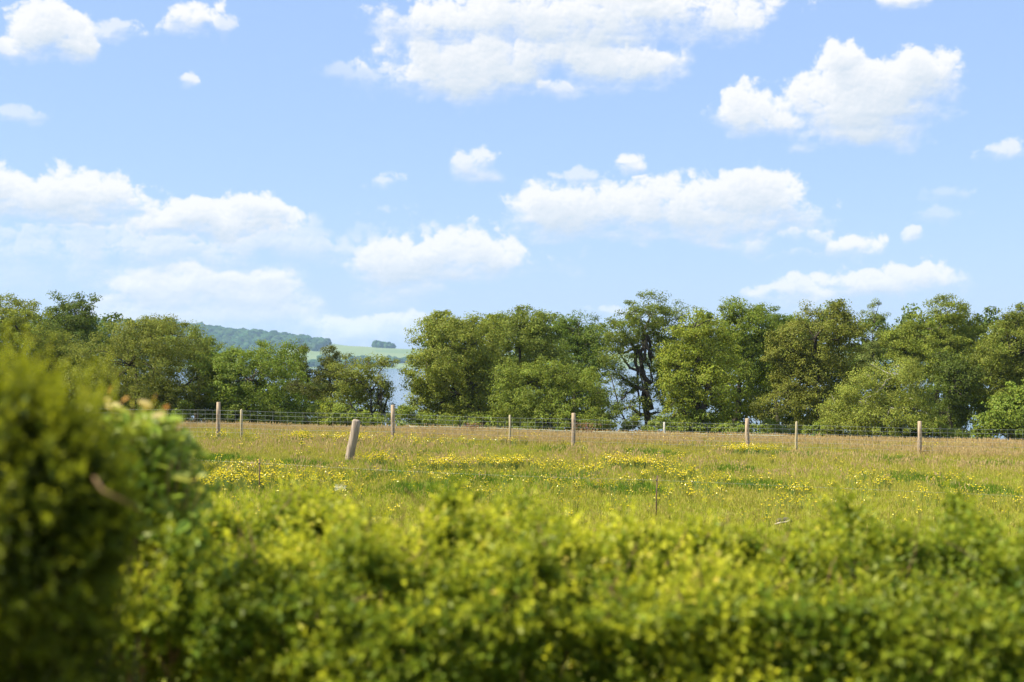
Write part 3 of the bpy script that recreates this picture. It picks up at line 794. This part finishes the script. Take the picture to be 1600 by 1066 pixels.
def meadow():
    r = np.random.default_rng(77)
    MG = grass_mat('meadow_blades', (.265, .315, .022), (.37, .345, .055), (.46, .41, .10))
    MT = grass_mat('seed_blades', (.31, .32, .050), (.40, .35, .085), (.55, .42, .20))
    MLU = grass_mat('lush_blades', (.10, .18, .016), (.145, .22, .02), (.15, .22, .02))
    pg = [blade_clump('grass_tuft', MG, r, 20, .165, .011, .16, 2, .07, .010) for _ in range(5)]
    pt = [blade_clump('seed_tuft', MT, r, 15, .32, .009, .16, 7, .10, .013, .28) for _ in range(5)]
    pl = [blade_clump('lush_tuft', MLU, r, 26, .26, .014, .16, 0) for _ in range(4)]
    def pts(n, ya, yb, marg=5):
        y = np.sqrt(r.uniform(ya * ya, yb * yb, n)); x = r.uniform(-1, 1, n) * (.375 * y + marg); return x, y
    # short meadow
    x, y = pts(88000, 13, 76)
    big = fbm(np.stack([x / 9, y / 5, 0 * x], -1), 31, 3); fine = fbm(np.stack([x / 1.6, y / 1.3, 0 * x], -1), 33, 2)
    edge = 58.6 + (big - .5) * 10 - .10 * (x - 3)
    sel = (y < edge + 3) | (r.random(len(y)) < .6)
    tone = np.clip((big - .32) * 2.0 * .6 + (fine - .3) * .8 + (y - 45) * .008 + np.clip(x, -10, 20) * .006, 0, 1)
    x1, y1 = x[sel], y[sel]
    sc = r.uniform(.6, 1.3, len(x1)) * (.75 + .6 * fine[sel]) * np.where(y1 < 25, 1.0, 1)
    o = instancer('meadow_grass', np.stack([x1, y1, ground_z(x1, y1)], -1), r.uniform(0, 6.28, len(x1)), sc, tone[sel], pg); tag(o, 'short yellow green meadow grass', 'grass', kind='stuff')
    # tall flowering grass at the back
    x, y = pts(52000, 30, 76)
    big = fbm(np.stack([x / 9, y / 5, 0 * x], -1), 31, 3); f2 = fbm(np.stack([x / 3, y / 2.2, 0 * x], -1), 35, 3)
    edge = 58.6 + (big - .5) * 10 - .10 * (x - 3)
    sel = ((y > edge) & (r.random(len(x)) < .22 + .75 * sstep(.36, .58, f2))) | (r.random(len(x)) < .20 * sstep(.45, .6, f2) * sstep(36, 50, y))
    x2, y2 = x[sel], y[sel]
    o = instancer('seed_grass', np.stack([x2, y2, ground_z(x2, y2)], -1), r.uniform(0, 6.28, len(x2)), r.uniform(.6, 1.2, len(x2)) * (.7 + .6 * f2[sel]), np.clip((f2[sel] - .3) * 2, 0, 1), pt)
    tag(o, 'tall pinkish brown grass in seed along the back of the meadow', 'grass', kind='stuff')
    # lush dark green patches
    xs, ys = [], []
    for (px, py, rx, ry, n) in [(1530,772,44,7,420),(1190,764,50,5,260),(1010,712,52,4,330),(640,712,60,5,150),(880,708,40,4,160),(340,722,50,5,260),(460,730,60,4,220),(1400,724,50,5,220),
                                (1150,738,40,5,170),(850,752,60,6,200),(1560,730,40,5,180),(740,752,40,6,160),(600,745,50,6,180),(980,768,60,6,200),(1430,752,50,6,200),(1240,715,60,4,160),(660,770,60,8,260)]:
        cx_, cyy = px_to_ground(px, py); _, y_hi = px_to_ground(px, py - ry); ry_ = max(.5, y_hi - cyy); rx_ = rx / F * cyy
        q = r.normal(0, .5, (n, 2)); xs.append(cx_ + q[:, 0] * rx_); ys.append(cyy + q[:, 1] * ry_)
    x3 = np.concatenate(xs); y3 = np.concatenate(ys)
    o = instancer('lush_grass', np.stack([x3, y3, ground_z(x3, y3)], -1), r.uniform(0, 6.28, len(x3)), r.uniform(.6, 1.15, len(x3)), r.random(len(x3)), pl); tag(o, 'patches of lush dark green grass in the meadow', 'grass', kind='stuff')

    # buttercups
    my, nt = new_mat('buttercup_petals')
    d = N(nt, 'ShaderNodeBsdfDiffuse'); d.inputs[0].default_value = (.86, .66, .008, 1); t = N(nt, 'ShaderNodeBsdfTranslucent'); t.inputs[0].default_value = (.86, .70, .01, 1)
    mx = N(nt, 'ShaderNodeMixShader'); mx.inputs[0].default_value = .35; nt.links.new(d.outputs[0], mx.inputs[1]); nt.links.new(t.outputs[0], mx.inputs[2])
    gl = N(nt, 'ShaderNodeBsdfGlossy'); gl.inputs['Roughness'].default_value = .25; m2 = N(nt, 'ShaderNodeMixShader'); m2.inputs[0].default_value = .06
    nt.links.new(mx.outputs[0], m2.inputs[1]); nt.links.new(gl.outputs[0], m2.inputs[2]); finish(nt, m2.outputs[0])
    ms = plain_mat('buttercup_stem', (.10, .16, .03), (.07, .12, .02), 10)
    def cup(nfl, seed):
        q = np.random.default_rng(seed); V = []; Fs = []; MI = []; k = 0
        for i in range(nfl):
            a = q.uniform(0, 6.28); R = .09 * math.sqrt(q.random()); h = q.uniform(.24, .38); top = np.array([R * math.cos(a), R * math.sin(a), h]); b = top * np.array([.3, .3, 0])
            s = np.array([.003, 0, 0]); V += [b - s, b + s, top + s, top - s]; Fs += [(k, k + 1, k + 2, k + 3)]; MI += [1]; k += 4
            tilt = q.normal(0, .35, 2); nrm = unit(np.array([tilt[0] - .3, tilt[1] - .3, 1.])); u = unit(np.cross(nrm, [0, 1, .1])); w = np.cross(nrm, u); pr = q.uniform(.015, .021)
            V.append(top); c0 = k; k += 1
            for j in range(5):
                aa = j * 1.2566 + q.uniform(-.1, .1)
                def pt(an, rr, up): return top + (u * math.cos(an) + w * math.sin(an)) * rr + nrm * up
                V += [pt(aa - .5, pr * .75, pr * .3), pt(aa, pr * 1.05, pr * .55), pt(aa + .5, pr * .75, pr * .3)]
                Fs += [(c0, k, k + 1, k + 2)]; MI += [0]; k += 3
        return mesh_from('buttercup', np.array(V), Fs, [my, ms], False, None, MI)
    cups = [cup(n, 300 + n) for n in (3, 4, 5, 6, 8)]
    P = []
    for (px, py, rx, ry, n) in [(440,766,150,13,170),(340,758,70,10,80),(300,772,60,8,70),(400,745,70,6,60),(770,735,85,4,170),(690,738,50,4,90),(1000,735,62,6,170),(960,728,40,5,60),(1168,712,52,3,200),(470,692,18,3,80),(553,695,30,4,110),
                                (500,693,60,4,50),(690,700,80,5,70),(620,698,60,5,60),(590,730,50,6,60),(1060,752,50,8,50),(1140,764,70,8,40),(1270,780,60,8,30),(1340,755,60,10,22),(800,700,70,4,22),(830,695,20,3,14),(910,745,90,8,70),
                                (1120,690,50,5,45),(1400,770,160,20,60),(1500,790,100,15,40),(700,760,120,12,60),(900,770,120,14,55),(1250,800,60,8,24),(1480,705,100,6,30),(1400,695,100,6,16),(1560,700,50,6,22),
                                (350,690,60,6,30),(420,700,60,6,24),(520,790,60,6,24),(760,785,50,5,20),(1100,780,100,14,40),(1050,700,100,6,26)]:
        for _ in range(n):
            a, b = r.normal(0, .5, 2); P.append(px_to_ground(px + a * rx, py + b * ry))
    for _ in range(460):
        P.append(px_to_ground(r.uniform(260, 1640), 690 + 150 * r.random() ** 1.3))
    P = np.array(P); P = P[np.argsort(P[:, 1])]
    near, far = P[:300], P[300:]
    for x, y in near:
        o = bpy.data.objects.new('buttercup', cups[int(r.integers(5))]); C.objects.link(o)
        o.location = (x, y, float(ground_z(x, y))); o.rotation_euler = (0, 0, r.uniform(0, 6.28)); s = r.uniform(.8, 1.3); o.scale = (s, s, s)
        tag(o, 'yellow buttercup in flower standing in the short meadow grass', 'flower', 'buttercups in the meadow')
    pr = [bpy.data.objects.new('buttercup_proto', c) for c in cups]
    o = instancer('buttercups', np.stack([far[:, 0], far[:, 1], ground_z(far[:, 0], far[:, 1])], -1), r.uniform(0, 6.28, len(far)), r.uniform(.8, 1.35, len(far)), r.random(len(far)), pr)
    tag(o, 'drifts of yellow buttercups farther back in the meadow', 'flowers', kind='stuff')
meadow()

# dry reddish plants behind the fence
def dock(px, py, D, w, h, label, seed):
    r = np.random.default_rng(seed); x = fx(px, D); z = float(ground_z(x, D)); root = thing('dock_plant', (x, D, z), label, 'plant')
    n = 260; c = np.stack([r.normal(0, .35, n) * w, r.normal(0, .2, n), r.uniform(.25, 1, n) * h], -1)
    v, f = leaf_quads(c, unit(r.normal(0, 1, (n, 3))), r.normal(0, 1, (n, 3)) + np.array([0, 0, 1.]), .07, .045)
    obj('foliage', mesh_from('foliage', v, f, M_LEAF, False, {'rnd': np.repeat(r.random(n), 4)}), root, color=(.26, .13, .065))
    g = Geo()
    for i in range(7): g.tube(np.array([[r.normal(0, .1), 0, -.05], [r.normal(0, .25) * w, r.normal(0, .1), h * .9]]), [.012, .006], 5, False)
    obj('stem', g.mesh('stem', M_TWIG), root)
dock(915, 660, 66, 1.0, .85, 'rusty brown dock plant just right of the third thick fence post', 1)
dock(737, 666, 67, .7, .62, 'small rusty brown dock plant left of the middle thin stake', 2)

# ------------------------------------------------------------------ foreground hedge
def shoots(r, roots, dirs, Ls, nleaf, leaf, wid, splay=.75, tipyoung=1.0, droop=0.0):
    """leafy shoots -> leaf verts/faces/rnd/young and stems"""
    n = len(roots); t = np.linspace(.12, 1.0, nleaf)[None, :, None]
    bend = r.normal(0, .18, (n, 1, 3)); 
    pos = roots[:, None] + dirs[:, None] * (t * Ls[:, None, None]) + bend * (t ** 2) * Ls[:, None, None]
    ang = (np.arange(nleaf) * 2.4)[None] + r.uniform(0, 6.28, (n, 1)) + r.normal(0, .4, (n, nleaf))
    a = unit(np.cross(dirs, np.array([.31, .2, .93]))); b = np.cross(dirs, a)
    rad = np.cos(ang)[..., None] * a[:, None] + np.sin(ang)[..., None] * b[:, None]
    ld = unit(rad * splay + dirs[:, None] * (.35 + .6 * t) + np.array([0, 0, -droop]) + r.normal(0, .2, pos.shape))
    nrm = unit(dirs[:, None] * .9 - rad * .45 + np.array([0, 0, .35]) + r.normal(0, .3, pos.shape))
    nrm = unit(nrm - (nrm * ld).sum(-1, keepdims=True) * ld)
    L = leaf * r.uniform(.65, 1.25, (n, nleaf)) * (1 - .35 * t[..., 0] ** 3)
    c = pos + ld * (L * .55)[..., None]
    v, f = leaf_quads(c.reshape(-1, 3), nrm.reshape(-1, 3), ld.reshape(-1, 3), L.ravel(), L.ravel() * wid, .22)
    yv = np.clip((t[..., 0] - .35) / .65, 0, 1) * tipyoung * r.uniform(.35, 1.0, (n, 1)) + np.zeros((n, nleaf))
    rn = np.repeat(np.clip(.4 * r.random((n, 1)) + .6 * r.random((n, nleaf)), 0, 1).ravel(), 4)
    return v, f, rn, np.repeat(np.clip(yv, 0, 1).ravel(), 4), pos

def join_leaves(parts):
    V = []; Fc = []; R = []; Y = []; k = 0
    for v, f, rn, y in parts: V.append(v); Fc.append(f + k); R.append(rn); Y.append(y); k += len(v)
    return np.concatenate(V), np.concatenate(Fc), np.concatenate(R), np.concatenate(Y)

HTOP = [(-100,860),(200,828),(330,826),(430,822),(500,806),(565,800),(640,806),(760,806),(860,842),(960,866),(1090,866),(1230,860),(1290,842),(1330,830),(1400,838),(1500,850),(1600,852),(1750,850)]
def hedge():
    r = np.random.default_rng(404)
    YF, YB = 5.9, 8.6
    def ztop(x, y):
        px = x / np.maximum(y, 5.5) * F + 800
        zb = EYE - (np.interp(px, [a for a, _ in HTOP], [b for _, b in HTOP]) - HZ) / F * YB - .04
        t = np.clip((y - YF) / (YB - YF), 0, 1)
        zf = 2.93 + .05 * np.sin(x * 1.9 + 1)
        z = zf + (zb - zf) * t ** .9
        p = np.stack([x / .34, y / .34, 0 * x], -1)
        for (pxh, yh, rx_, ry_, dp) in ((640, 6.0, .20, .26, .75), (1490, 6.1, .30, .42, 1.1), (1270, 6.05, .18, .26, .6), (930, 5.95, .16, .18, .5), (420, 5.95, .2, .18, .5), (1120, 5.95, .14, .16, .5), (1580, 6.4, .2, .3, .5), (330, 6.2, .22, .4, .08), (235, 6.25, .38, .38, -.30), (1130, 6.9, .2, .2, .25), (560, 7.2, .2, .2, .25)):
            xh = (pxh - 800) / F * yh; z = z - dp * np.exp(-((x - xh) / rx_) ** 2 - ((y - yh) / ry_) ** 2)
        return z + (fbm(p, 41, 3) - .5) * (.85 + .55 * (1 - np.clip((y - YF) / 1.1, 0, 1))) - .22 * (1 - np.clip((y - YF) / .35, 0, 1)) ** 2
    root = thing('hedge', (0.3, 7.2, 1.2), 'broad leafy yellow green hedge filling the whole foreground', 'hedge')
    O = np.array([.3, 7.2, 1.2])
    parts = []; stems = Geo()
    # top
    n = 9800
    x = r.uniform(-3.9, 4.6, n); y = YF + (YB - YF) * r.random(n)
    z = ztop(x, y); e = .04
    nx = -(ztop(x + e, y) - z) / e; ny = -(ztop(x, y + e) - z) / e
    nr = unit(np.stack([nx, ny, np.ones(n)], -1))
    roots = np.stack([x, y, z], -1) - nr * .10
    dirs = unit(nr * .55 + np.array([-.10, -.12, .65]) + r.normal(0, .36, (n, 3)))
    v, f, rn, yg, pos = shoots(r, roots, dirs, r.uniform(.07, .27, n), 11, .054, .56); yg = yg * np.repeat((.45 + 1.0 * sstep(.32, .58, fbm(roots / .42, 61, 2))) * (1 - .65 * sstep(.9, 2.2, roots[:, 0])), 44); parts.append((v, f, rn, np.clip(yg, 0, 1)))
    # front face
    n = 5200
    x = r.uniform(-3.2, 3.4, n); z = 1.35 + 1.55 * np.sqrt(r.random(n)); q_ = np.stack([x / .5, z / .5, 0 * x], -1); dep = (fbm(q_, 43, 2) - .5) * .5 + .55 * sstep(.50, .68, fbm(q_ * .62, 47, 2)) * sstep(2.95, 2.7, z)
    roots = np.stack([x, YF + .08 + dep + .05 * (2.9 - z), z], -1)
    dirs = unit(np.array([-.05, -.75, .45]) + r.normal(0, .4, (n, 3)))
    v, f, rn, yg, _ = shoots(r, roots, dirs, r.uniform(.08, .22, n), 11, .054, .56, tipyoung=.8); yg = yg * np.repeat((.15 + .95 * sstep(.38, .66, fbm(roots / .42, 61, 2))) * (1 - .5 * sstep(.9, 1.9, roots[:, 0])), 44); parts.append((v, f, rn, np.clip(yg, 0, 1)))
    # long loose shoots standing up along the back edge
    pxs = np.concatenate([r.normal(1335, 50, 60), r.normal(665, 32, 26), r.normal(470, 60, 26), r.uniform(250, 1600, 100), r.normal(560, 40, 18)])
    yy = r.uniform(7.6, 9.0, len(pxs)); xx = (pxs - 800) / F * yy; zz = ztop(xx, np.minimum(yy, YB))
    dirs = unit(np.array([.02, 0, 1]) + r.normal(0, .2, (len(xx), 3)))
    Ls = np.concatenate([r.uniform(.10, .27, 60), r.uniform(.2, .36, 26), r.uniform(.12, .28, 26), r.uniform(.10, .24, 100), r.uniform(.12, .26, 18)])
    v, f, rn, yg, pos = shoots(r, np.stack([xx, yy, zz - .06], -1), dirs, Ls, 14, .043, .55); parts.append((v, f, rn, yg))
    for p in pos[::2]: stems.tube(p[::3] - O, np.linspace(.004, .002, len(p[::3])), 4, False)
    # inner, older leaves, also toned darker to paint shade in the hollows
    n = 20000
    x = r.uniform(-3.7, 4.4, n); y = r.uniform(YF + .1, YB + .3, n); z = ztop(x, np.minimum(y, YB)) - .08 - .5 * r.random(n) ** 1.5
    c = np.stack([x, y, z], -1); v, f = leaf_quads(c, unit(r.normal(0, .7, (n, 3)) + [0, 0, .8]), r.normal(0, 1, (n, 3)), .05, .03)
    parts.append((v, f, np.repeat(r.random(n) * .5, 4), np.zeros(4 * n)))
    n = 11000
    x = r.uniform(-3.2, 3.4, n); z = r.uniform(1.3, 2.75, n); y = YF + .18 + .45 * r.random(n)
    c = np.stack([x, y, z], -1); v, f = leaf_quads(c, unit(r.normal(0, .7, (n, 3)) + [0, -.5, .5]), r.normal(0, 1, (n, 3)), .05, .03)
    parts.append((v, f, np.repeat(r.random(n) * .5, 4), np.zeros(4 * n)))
    V, Fc, R, Y = join_leaves(parts)
    tag(obj('foliage', mesh_from('foliage', V - O, Fc, M_HEDGE, False, {'rnd': R, 'young': Y}), root), kind='stuff')
    for i in range(230):
        x = r.uniform(-3.4, 4.0); y = r.uniform(6.1, 8.5); zt = float(ztop(np.array([x]), np.array([y]))[0]) - .08
        stems.tube(limb(r, np.array([x * .98 + r.normal(0, .1), y + r.normal(0, .1), 1.1]) - O, np.array([x, y, zt]) - O, 0, 5, .1), np.linspace(.018, .005, 5), 5, False)
    for i in range(260):
        x = r.uniform(-3.2, 3.6); y = r.uniform(5.95, 8.4); zt = float(ztop(np.array([x]), np.array([y]))[0]) - .05
        e = np.array([x, y, zt]) + np.array([r.normal(0, .12), r.normal(0, .08), r.uniform(.08, .24)])
        stems.tube(limb(r, np.array([x, y, zt]) - O, e - O, 0, 4, .12), np.linspace(.006, .002, 4), 4, False)
    tag(obj('stems', stems.mesh('stems', M_TWIG), root), kind='stuff')
hedge()

# dark fine-leaved bush at the left edge
def dark_bush():
    r = np.random.default_rng(505)
    base = np.array([-1.62, 4.45, 1.2]); root = thing('dark_bush', base, 'dark fine leaved bush with lit yellow green tips filling the left edge', 'bush')
    lob = []
    for (px, py, rx, rz, D, ry) in ((20,835,160,195,4.45,.36),(-45,705,112,108,4.45,.30),(110,765,72,84,4.45,.24),(158,835,44,70,4.47,.18),(85,690,55,50,4.5,.18),(40,1060,150,230,4.72,.34),(-140,900,150,270,4.6,.4),(85,960,80,120,4.66,.28),(20,1330,160,330,4.85,.36)):
        w_ = PX(px, py, D); k_ = D / F; lob.append((w_[0], w_[1], w_[2], rx * k_, ry, rz * k_))
    parts = []; roots = []; nrs = []
    for (cx, cyy, cz, a, b, c) in lob:
        n = int(1050 * (a * b + b * c + a * c) / .75)
        d = unit(r.normal(0, 1, (n, 3))); w = .54 + .86 * fbm(d * 3.4 + np.array([cx, cyy, cz]) * 3, 51, 2)
        p = np.array([cx, cyy, cz]) + d * np.array([a, b, c]) * w[:, None]
        nr = unit(d / np.array([a, b, c]))
        ins = np.zeros(n, bool)
        for l2 in lob:
            if l2[0] == cx and l2[2] == cz: continue
            ins |= ((((p - np.array(l2[:3])) / np.array(l2[3:])) ** 2).sum(1) < .62)
        roots.append(p[~ins]); nrs.append(nr[~ins])
    p = np.concatenate(roots); nr = np.concatenate(nrs); n = len(p)
    dirs = unit(nr * .7 + np.array([.10, -.05, .42]) + r.normal(0, .33, (n, 3)))
    lit_y = np.clip(.5 + .7 * nr[:, 2], .10, 1) * (.08 + .92 * sstep(2.75, 3.35, p[:, 2]))   # new growth on the crest; also paints in the lit top and shaded base
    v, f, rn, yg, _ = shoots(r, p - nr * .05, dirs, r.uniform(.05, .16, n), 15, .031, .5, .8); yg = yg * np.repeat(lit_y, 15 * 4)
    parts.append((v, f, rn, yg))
    # upright sprays at the crest
    m = 170
    sx = r.uniform(-1.95, -1.27, m); 
    px = sx / 4.4 * F + 800; py = np.interp(px, [-200, 0, 40, 100, 160, 230], [592, 618, 640, 672, 706, 760])
    zz = EYE - (py - HZ) / F * 4.4
    dirs = unit(np.array([.22, 0, 1]) + r.normal(0, .30, (m, 3)))
    v, f, rn, yg, pos = shoots(r, np.stack([sx, r.normal(4.42, .12, m), zz - .03], -1), dirs, r.uniform(.08, .26, m), 20, .028, .45, .75); parts.append((v, f, rn, yg))
    k = 30000; d = unit(r.normal(0, 1, (k, 3))); li = r.integers(len(lob), size=k); LB = np.array(lob)[li]
    c = LB[:, :3] + d * LB[:, 3:] * (r.uniform(.35, .95, k))[:, None]
    v, f = leaf_quads(c, unit(r.normal(0, 1, (k, 3))), r.normal(0, 1, (k, 3)), .034, .018); parts.append((v, f, np.repeat(r.random(k) * .4, 4), np.zeros(4 * k)))  # inner leaves toned darker, painting shade into the gaps between sprays
    V, Fc, R, Y = join_leaves(parts)
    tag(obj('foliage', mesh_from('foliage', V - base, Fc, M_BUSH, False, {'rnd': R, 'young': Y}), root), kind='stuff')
    g = Geo()
    for i in range(40):
        l = lob[r.integers(len(lob))]; e = np.array(l[:3]) + r.normal(0, .5, 3) * np.array(l[3:])
        g.tube(limb(r, np.array([r.normal(-.15, .12), r.normal(.35, .08), -.05]), e - base + (0, .08, -.05), .1, 6, .07), np.linspace(.012, .004, 6), 6, False)
    tag(obj('stems', g.mesh('stems', M_BARK), root), kind='stuff')
    g = Geo(); a = PX(160, 766, 3.92); b = PX(218, 802, 3.90)
    g.tube(np.array([a + (-.04, .06, .03), a, (a + b) / 2 + (0, .01, .004), b + (0, .05, 0)]) - base, [.0035, .0035, .003, .002], 7, True, .1, r)
    obj('broken_branch', g.mesh('broken_branch', M_PALEWOOD if False else plain_mat('tan_twig', (.20, .12, .05), (.14, .085, .04), 30)), root)
dark_bush()

# broad-leaved shrub with reddish shoot tips behind it
def broad_shrub():
    r = np.random.default_rng(606); D = 6.3
    base = np.array([fx(225, D), D, 1.2]); root = thing('broad_leaved_shrub', base, 'shrub with large drooping leaves and reddish shoot tips behind the dark bush', 'shrub')
    def leaf_mesh(nm):
        s = np.linspace(0, 1, 6); w = np.array([.02, .28, .38, .34, .20, .0]) * .5
        V = []; 
        for t, ww in zip(s, w):
            z = -.10 * t * t; V += [(-ww, t, z + ww * .35), (0, t, z), (ww, t, z + ww * .35)]
        Q = []
        for i in range(5):
            a = i * 3; Q += [(a, a + 1, a + 4, a + 3), (a + 1, a + 2, a + 5, a + 4)]
        me = mesh_from(nm, np.array(V), Q, M_LAUREL, True, {'rnd': np.full(len(V), .5)}); return me
    meshes = []
    for i in range(5):
        me = leaf_mesh('leaf'); me.attributes['rnd'].data.foreach_set('value', np.full(len(me.vertices), (.15, .35, .55, .75, .95)[i], np.float32)); meshes.append(me)
    g = Geo(); L = []
    tips = [(140,640,1),(155,632,.6),(172,616,1),(190,628,1),(208,634,.5),(222,642,.7),(240,628,1),(262,638,1),(250,660,.4),(275,665,.4),(285,690,.3),(298,715,.3),(308,745,.3),(312,770,.2),(280,745,.2),(255,700,.2),(225,675,.2),(205,665,.3),(180,660,.3),
            (290,775,.2),(265,785,.1),(240,730,.1),(150,665,.2),(300,735,.2),(230,690,.1),(270,720,.1),(200,690,.1),(245,760,.1)]
    import mathutils
    for (px, py, red) in tips:
        d = D + r.uniform(-.18, .18); e = PX(px, py, d); a = PX(215 + (px - 215) * .55, py + r.uniform(95, 150), D + .05)
        p = limb(r, a, e, .05, 7, .05); g.tube(p - base, np.linspace(.006, .0025, 7), 5, False)
        nl = 11
        for j in range(nl):
            t = .12 + .88 * j / (nl - 1); k = t * 6; i0 = min(int(k), 5); q = p[i0] + (p[i0 + 1] - p[i0]) * (k - i0)
            an = j * 2.4 + r.uniform(-.5, .5); upv = .75 * t ** 3 - .55 * (1 - t) - .25
            dr = unit(np.array([math.cos(an), math.sin(an) * .8, upv + r.normal(0, .2)]))
            ln = r.uniform(.072, .112) * (1 - .35 * (t > .93))
            young = max(0, (t - .72) / .28)
            L.append((q, dr, ln, young, red))
    # stems to the ground
    for i in range(9):
        a = np.array([r.normal(0, .08), r.normal(0, .08), -.1]); e = PX(r.uniform(170, 285), r.uniform(700, 790), D) - base
        g.tube(limb(r, a, e, .0, 7, .04), np.linspace(.016, .006, 7), 6, False)
    obj('stems', g.mesh('stems', M_TWIG), root)
    r.shuffle(L)
    def mat4(q, dr, ln):
        y = mathutils.Vector(dr); up = mathutils.Vector((-.25, -.45, .9)) + mathutils.Vector(r.normal(0, .3, 3)); x = y.cross(up).normalized(); z = x.cross(y)
        m = mathutils.Matrix((x, y, z)).transposed().to_4x4() @ mathutils.Matrix.Diagonal((ln * 1.15, ln, ln, 1)); m.translation = mathutils.Vector(q - base); return m
    for i, (q, dr, ln, yg, red) in enumerate(L):
        o = bpy.data.objects.new('leaf', meshes[i % 5]); C.objects.link(o); o.parent = root; o.matrix_local = mat4(q, dr, ln)
        g_ = np.array([.29, .38, .04]); y_ = np.array([.34, .42, .04]); rd = np.array([.34, .15, .03])
        c = g_ + (y_ - g_) * min(1, yg * 1.3 + .45 * r.random()); c = c + (rd - c) * (yg * red * (r.random() < .75))
        o.color = (*c, 1)
        if i >= 299: break
    # the leaves deeper in the shrub
    n = 1500; px = r.normal(228, 40, n); t = r.random(n)
    lo = np.interp(px, [130, 160, 200, 250, 300, 320], [680, 650, 650, 660, 730, 770]); py = lo + (t ** 1.2) * 180
    c = np.stack([(px - 800) / F * D, D + r.uniform(-.12, .42, n), EYE - (py - HZ) / F * D], -1)
    dr = r.normal(0, .8, (n, 3)); dr[:, 2] -= .7
    v, f = leaf_quads(c, unit(r.normal(0, .5, (n, 3)) + [-.2, -.5, .6]), dr, r.uniform(.06, .10, n), .036)
    o = obj('foliage', mesh_from('foliage', v - base, f, M_LAUREL, False, {'rnd': np.repeat(r.random(n), 4)}), root, color=(.27, .35, .035)); o['kind'] = 'stuff'
broad_shrub()

# white flower head behind the hedge
def umbel():
    r = np.random.default_rng(9); D = 10.2; top = PX(530, 762, D); base = np.array([top[0] + .05, D, float(ground_z(top[0], D))])
    root = thing('cow_parsley', base, 'single white flower head on a thin stem rising behind the hedge', 'flower')
    g = Geo(); g.tube(limb(r, np.array([0, 0, -.05]), top - base - (0, 0, .04), 0, 6, .02), np.linspace(.006, .003, 6), 5, False)
    for a in np.arange(0, 6.28, .6): g.tube(np.array([top - base - (0, 0, .04), top - base + (.035 * math.cos(a), .035 * math.sin(a), 0)]), .0015, 4, False)
    obj('stem', g.mesh('stem', plain_mat('green_stem', (.12, .17, .04), (.09, .13, .03))), root)
    n = 90; c = np.stack([r.normal(0, .016, n), r.normal(0, .016, n), r.normal(0, .010, n)], -1) + (top - base)
    v, f = leaf_quads(c, unit(r.normal(0, .4, (n, 3)) + [0, 0, 1]), r.normal(0, 1, (n, 3)), .013, .011)
    obj('flower_head', mesh_from('flower_head', v, f, plain_mat('white_petals', (.78, .78, .72), (.7, .7, .62))), root)
umbel()

# ------------------------------------------------------------------ air
def haze():
    m, nt = new_mat('haze_air')
    p = N(nt, 'ShaderNodeVolumePrincipled'); p.inputs['Color'].default_value = (.50, .74, 1, 1); p.inputs['Density'].default_value = .000095; p.inputs['Anisotropy'].default_value = .1
    o = N(nt, 'ShaderNodeOutputMaterial'); nt.links.new(p.outputs[0], o.inputs['Volume'])
    x0, x1, y0, y1, z0, z1 = -5400, 5400, -300, 6700, -23, 150
    v = np.array([(x, y, z) for x in (x0, x1) for y in (y0, y1) for z in (z0, z1)], float)
    f = np.array([[0, 1, 3, 2], [4, 6, 7, 5], [0, 4, 5, 1], [2, 3, 7, 6], [0, 2, 6, 4], [1, 5, 7, 3]])
    b = obj('haze', mesh_from('haze', v, f, m)); tag(b, 'thin summer haze over the water', 'haze', kind='stuff')
haze()
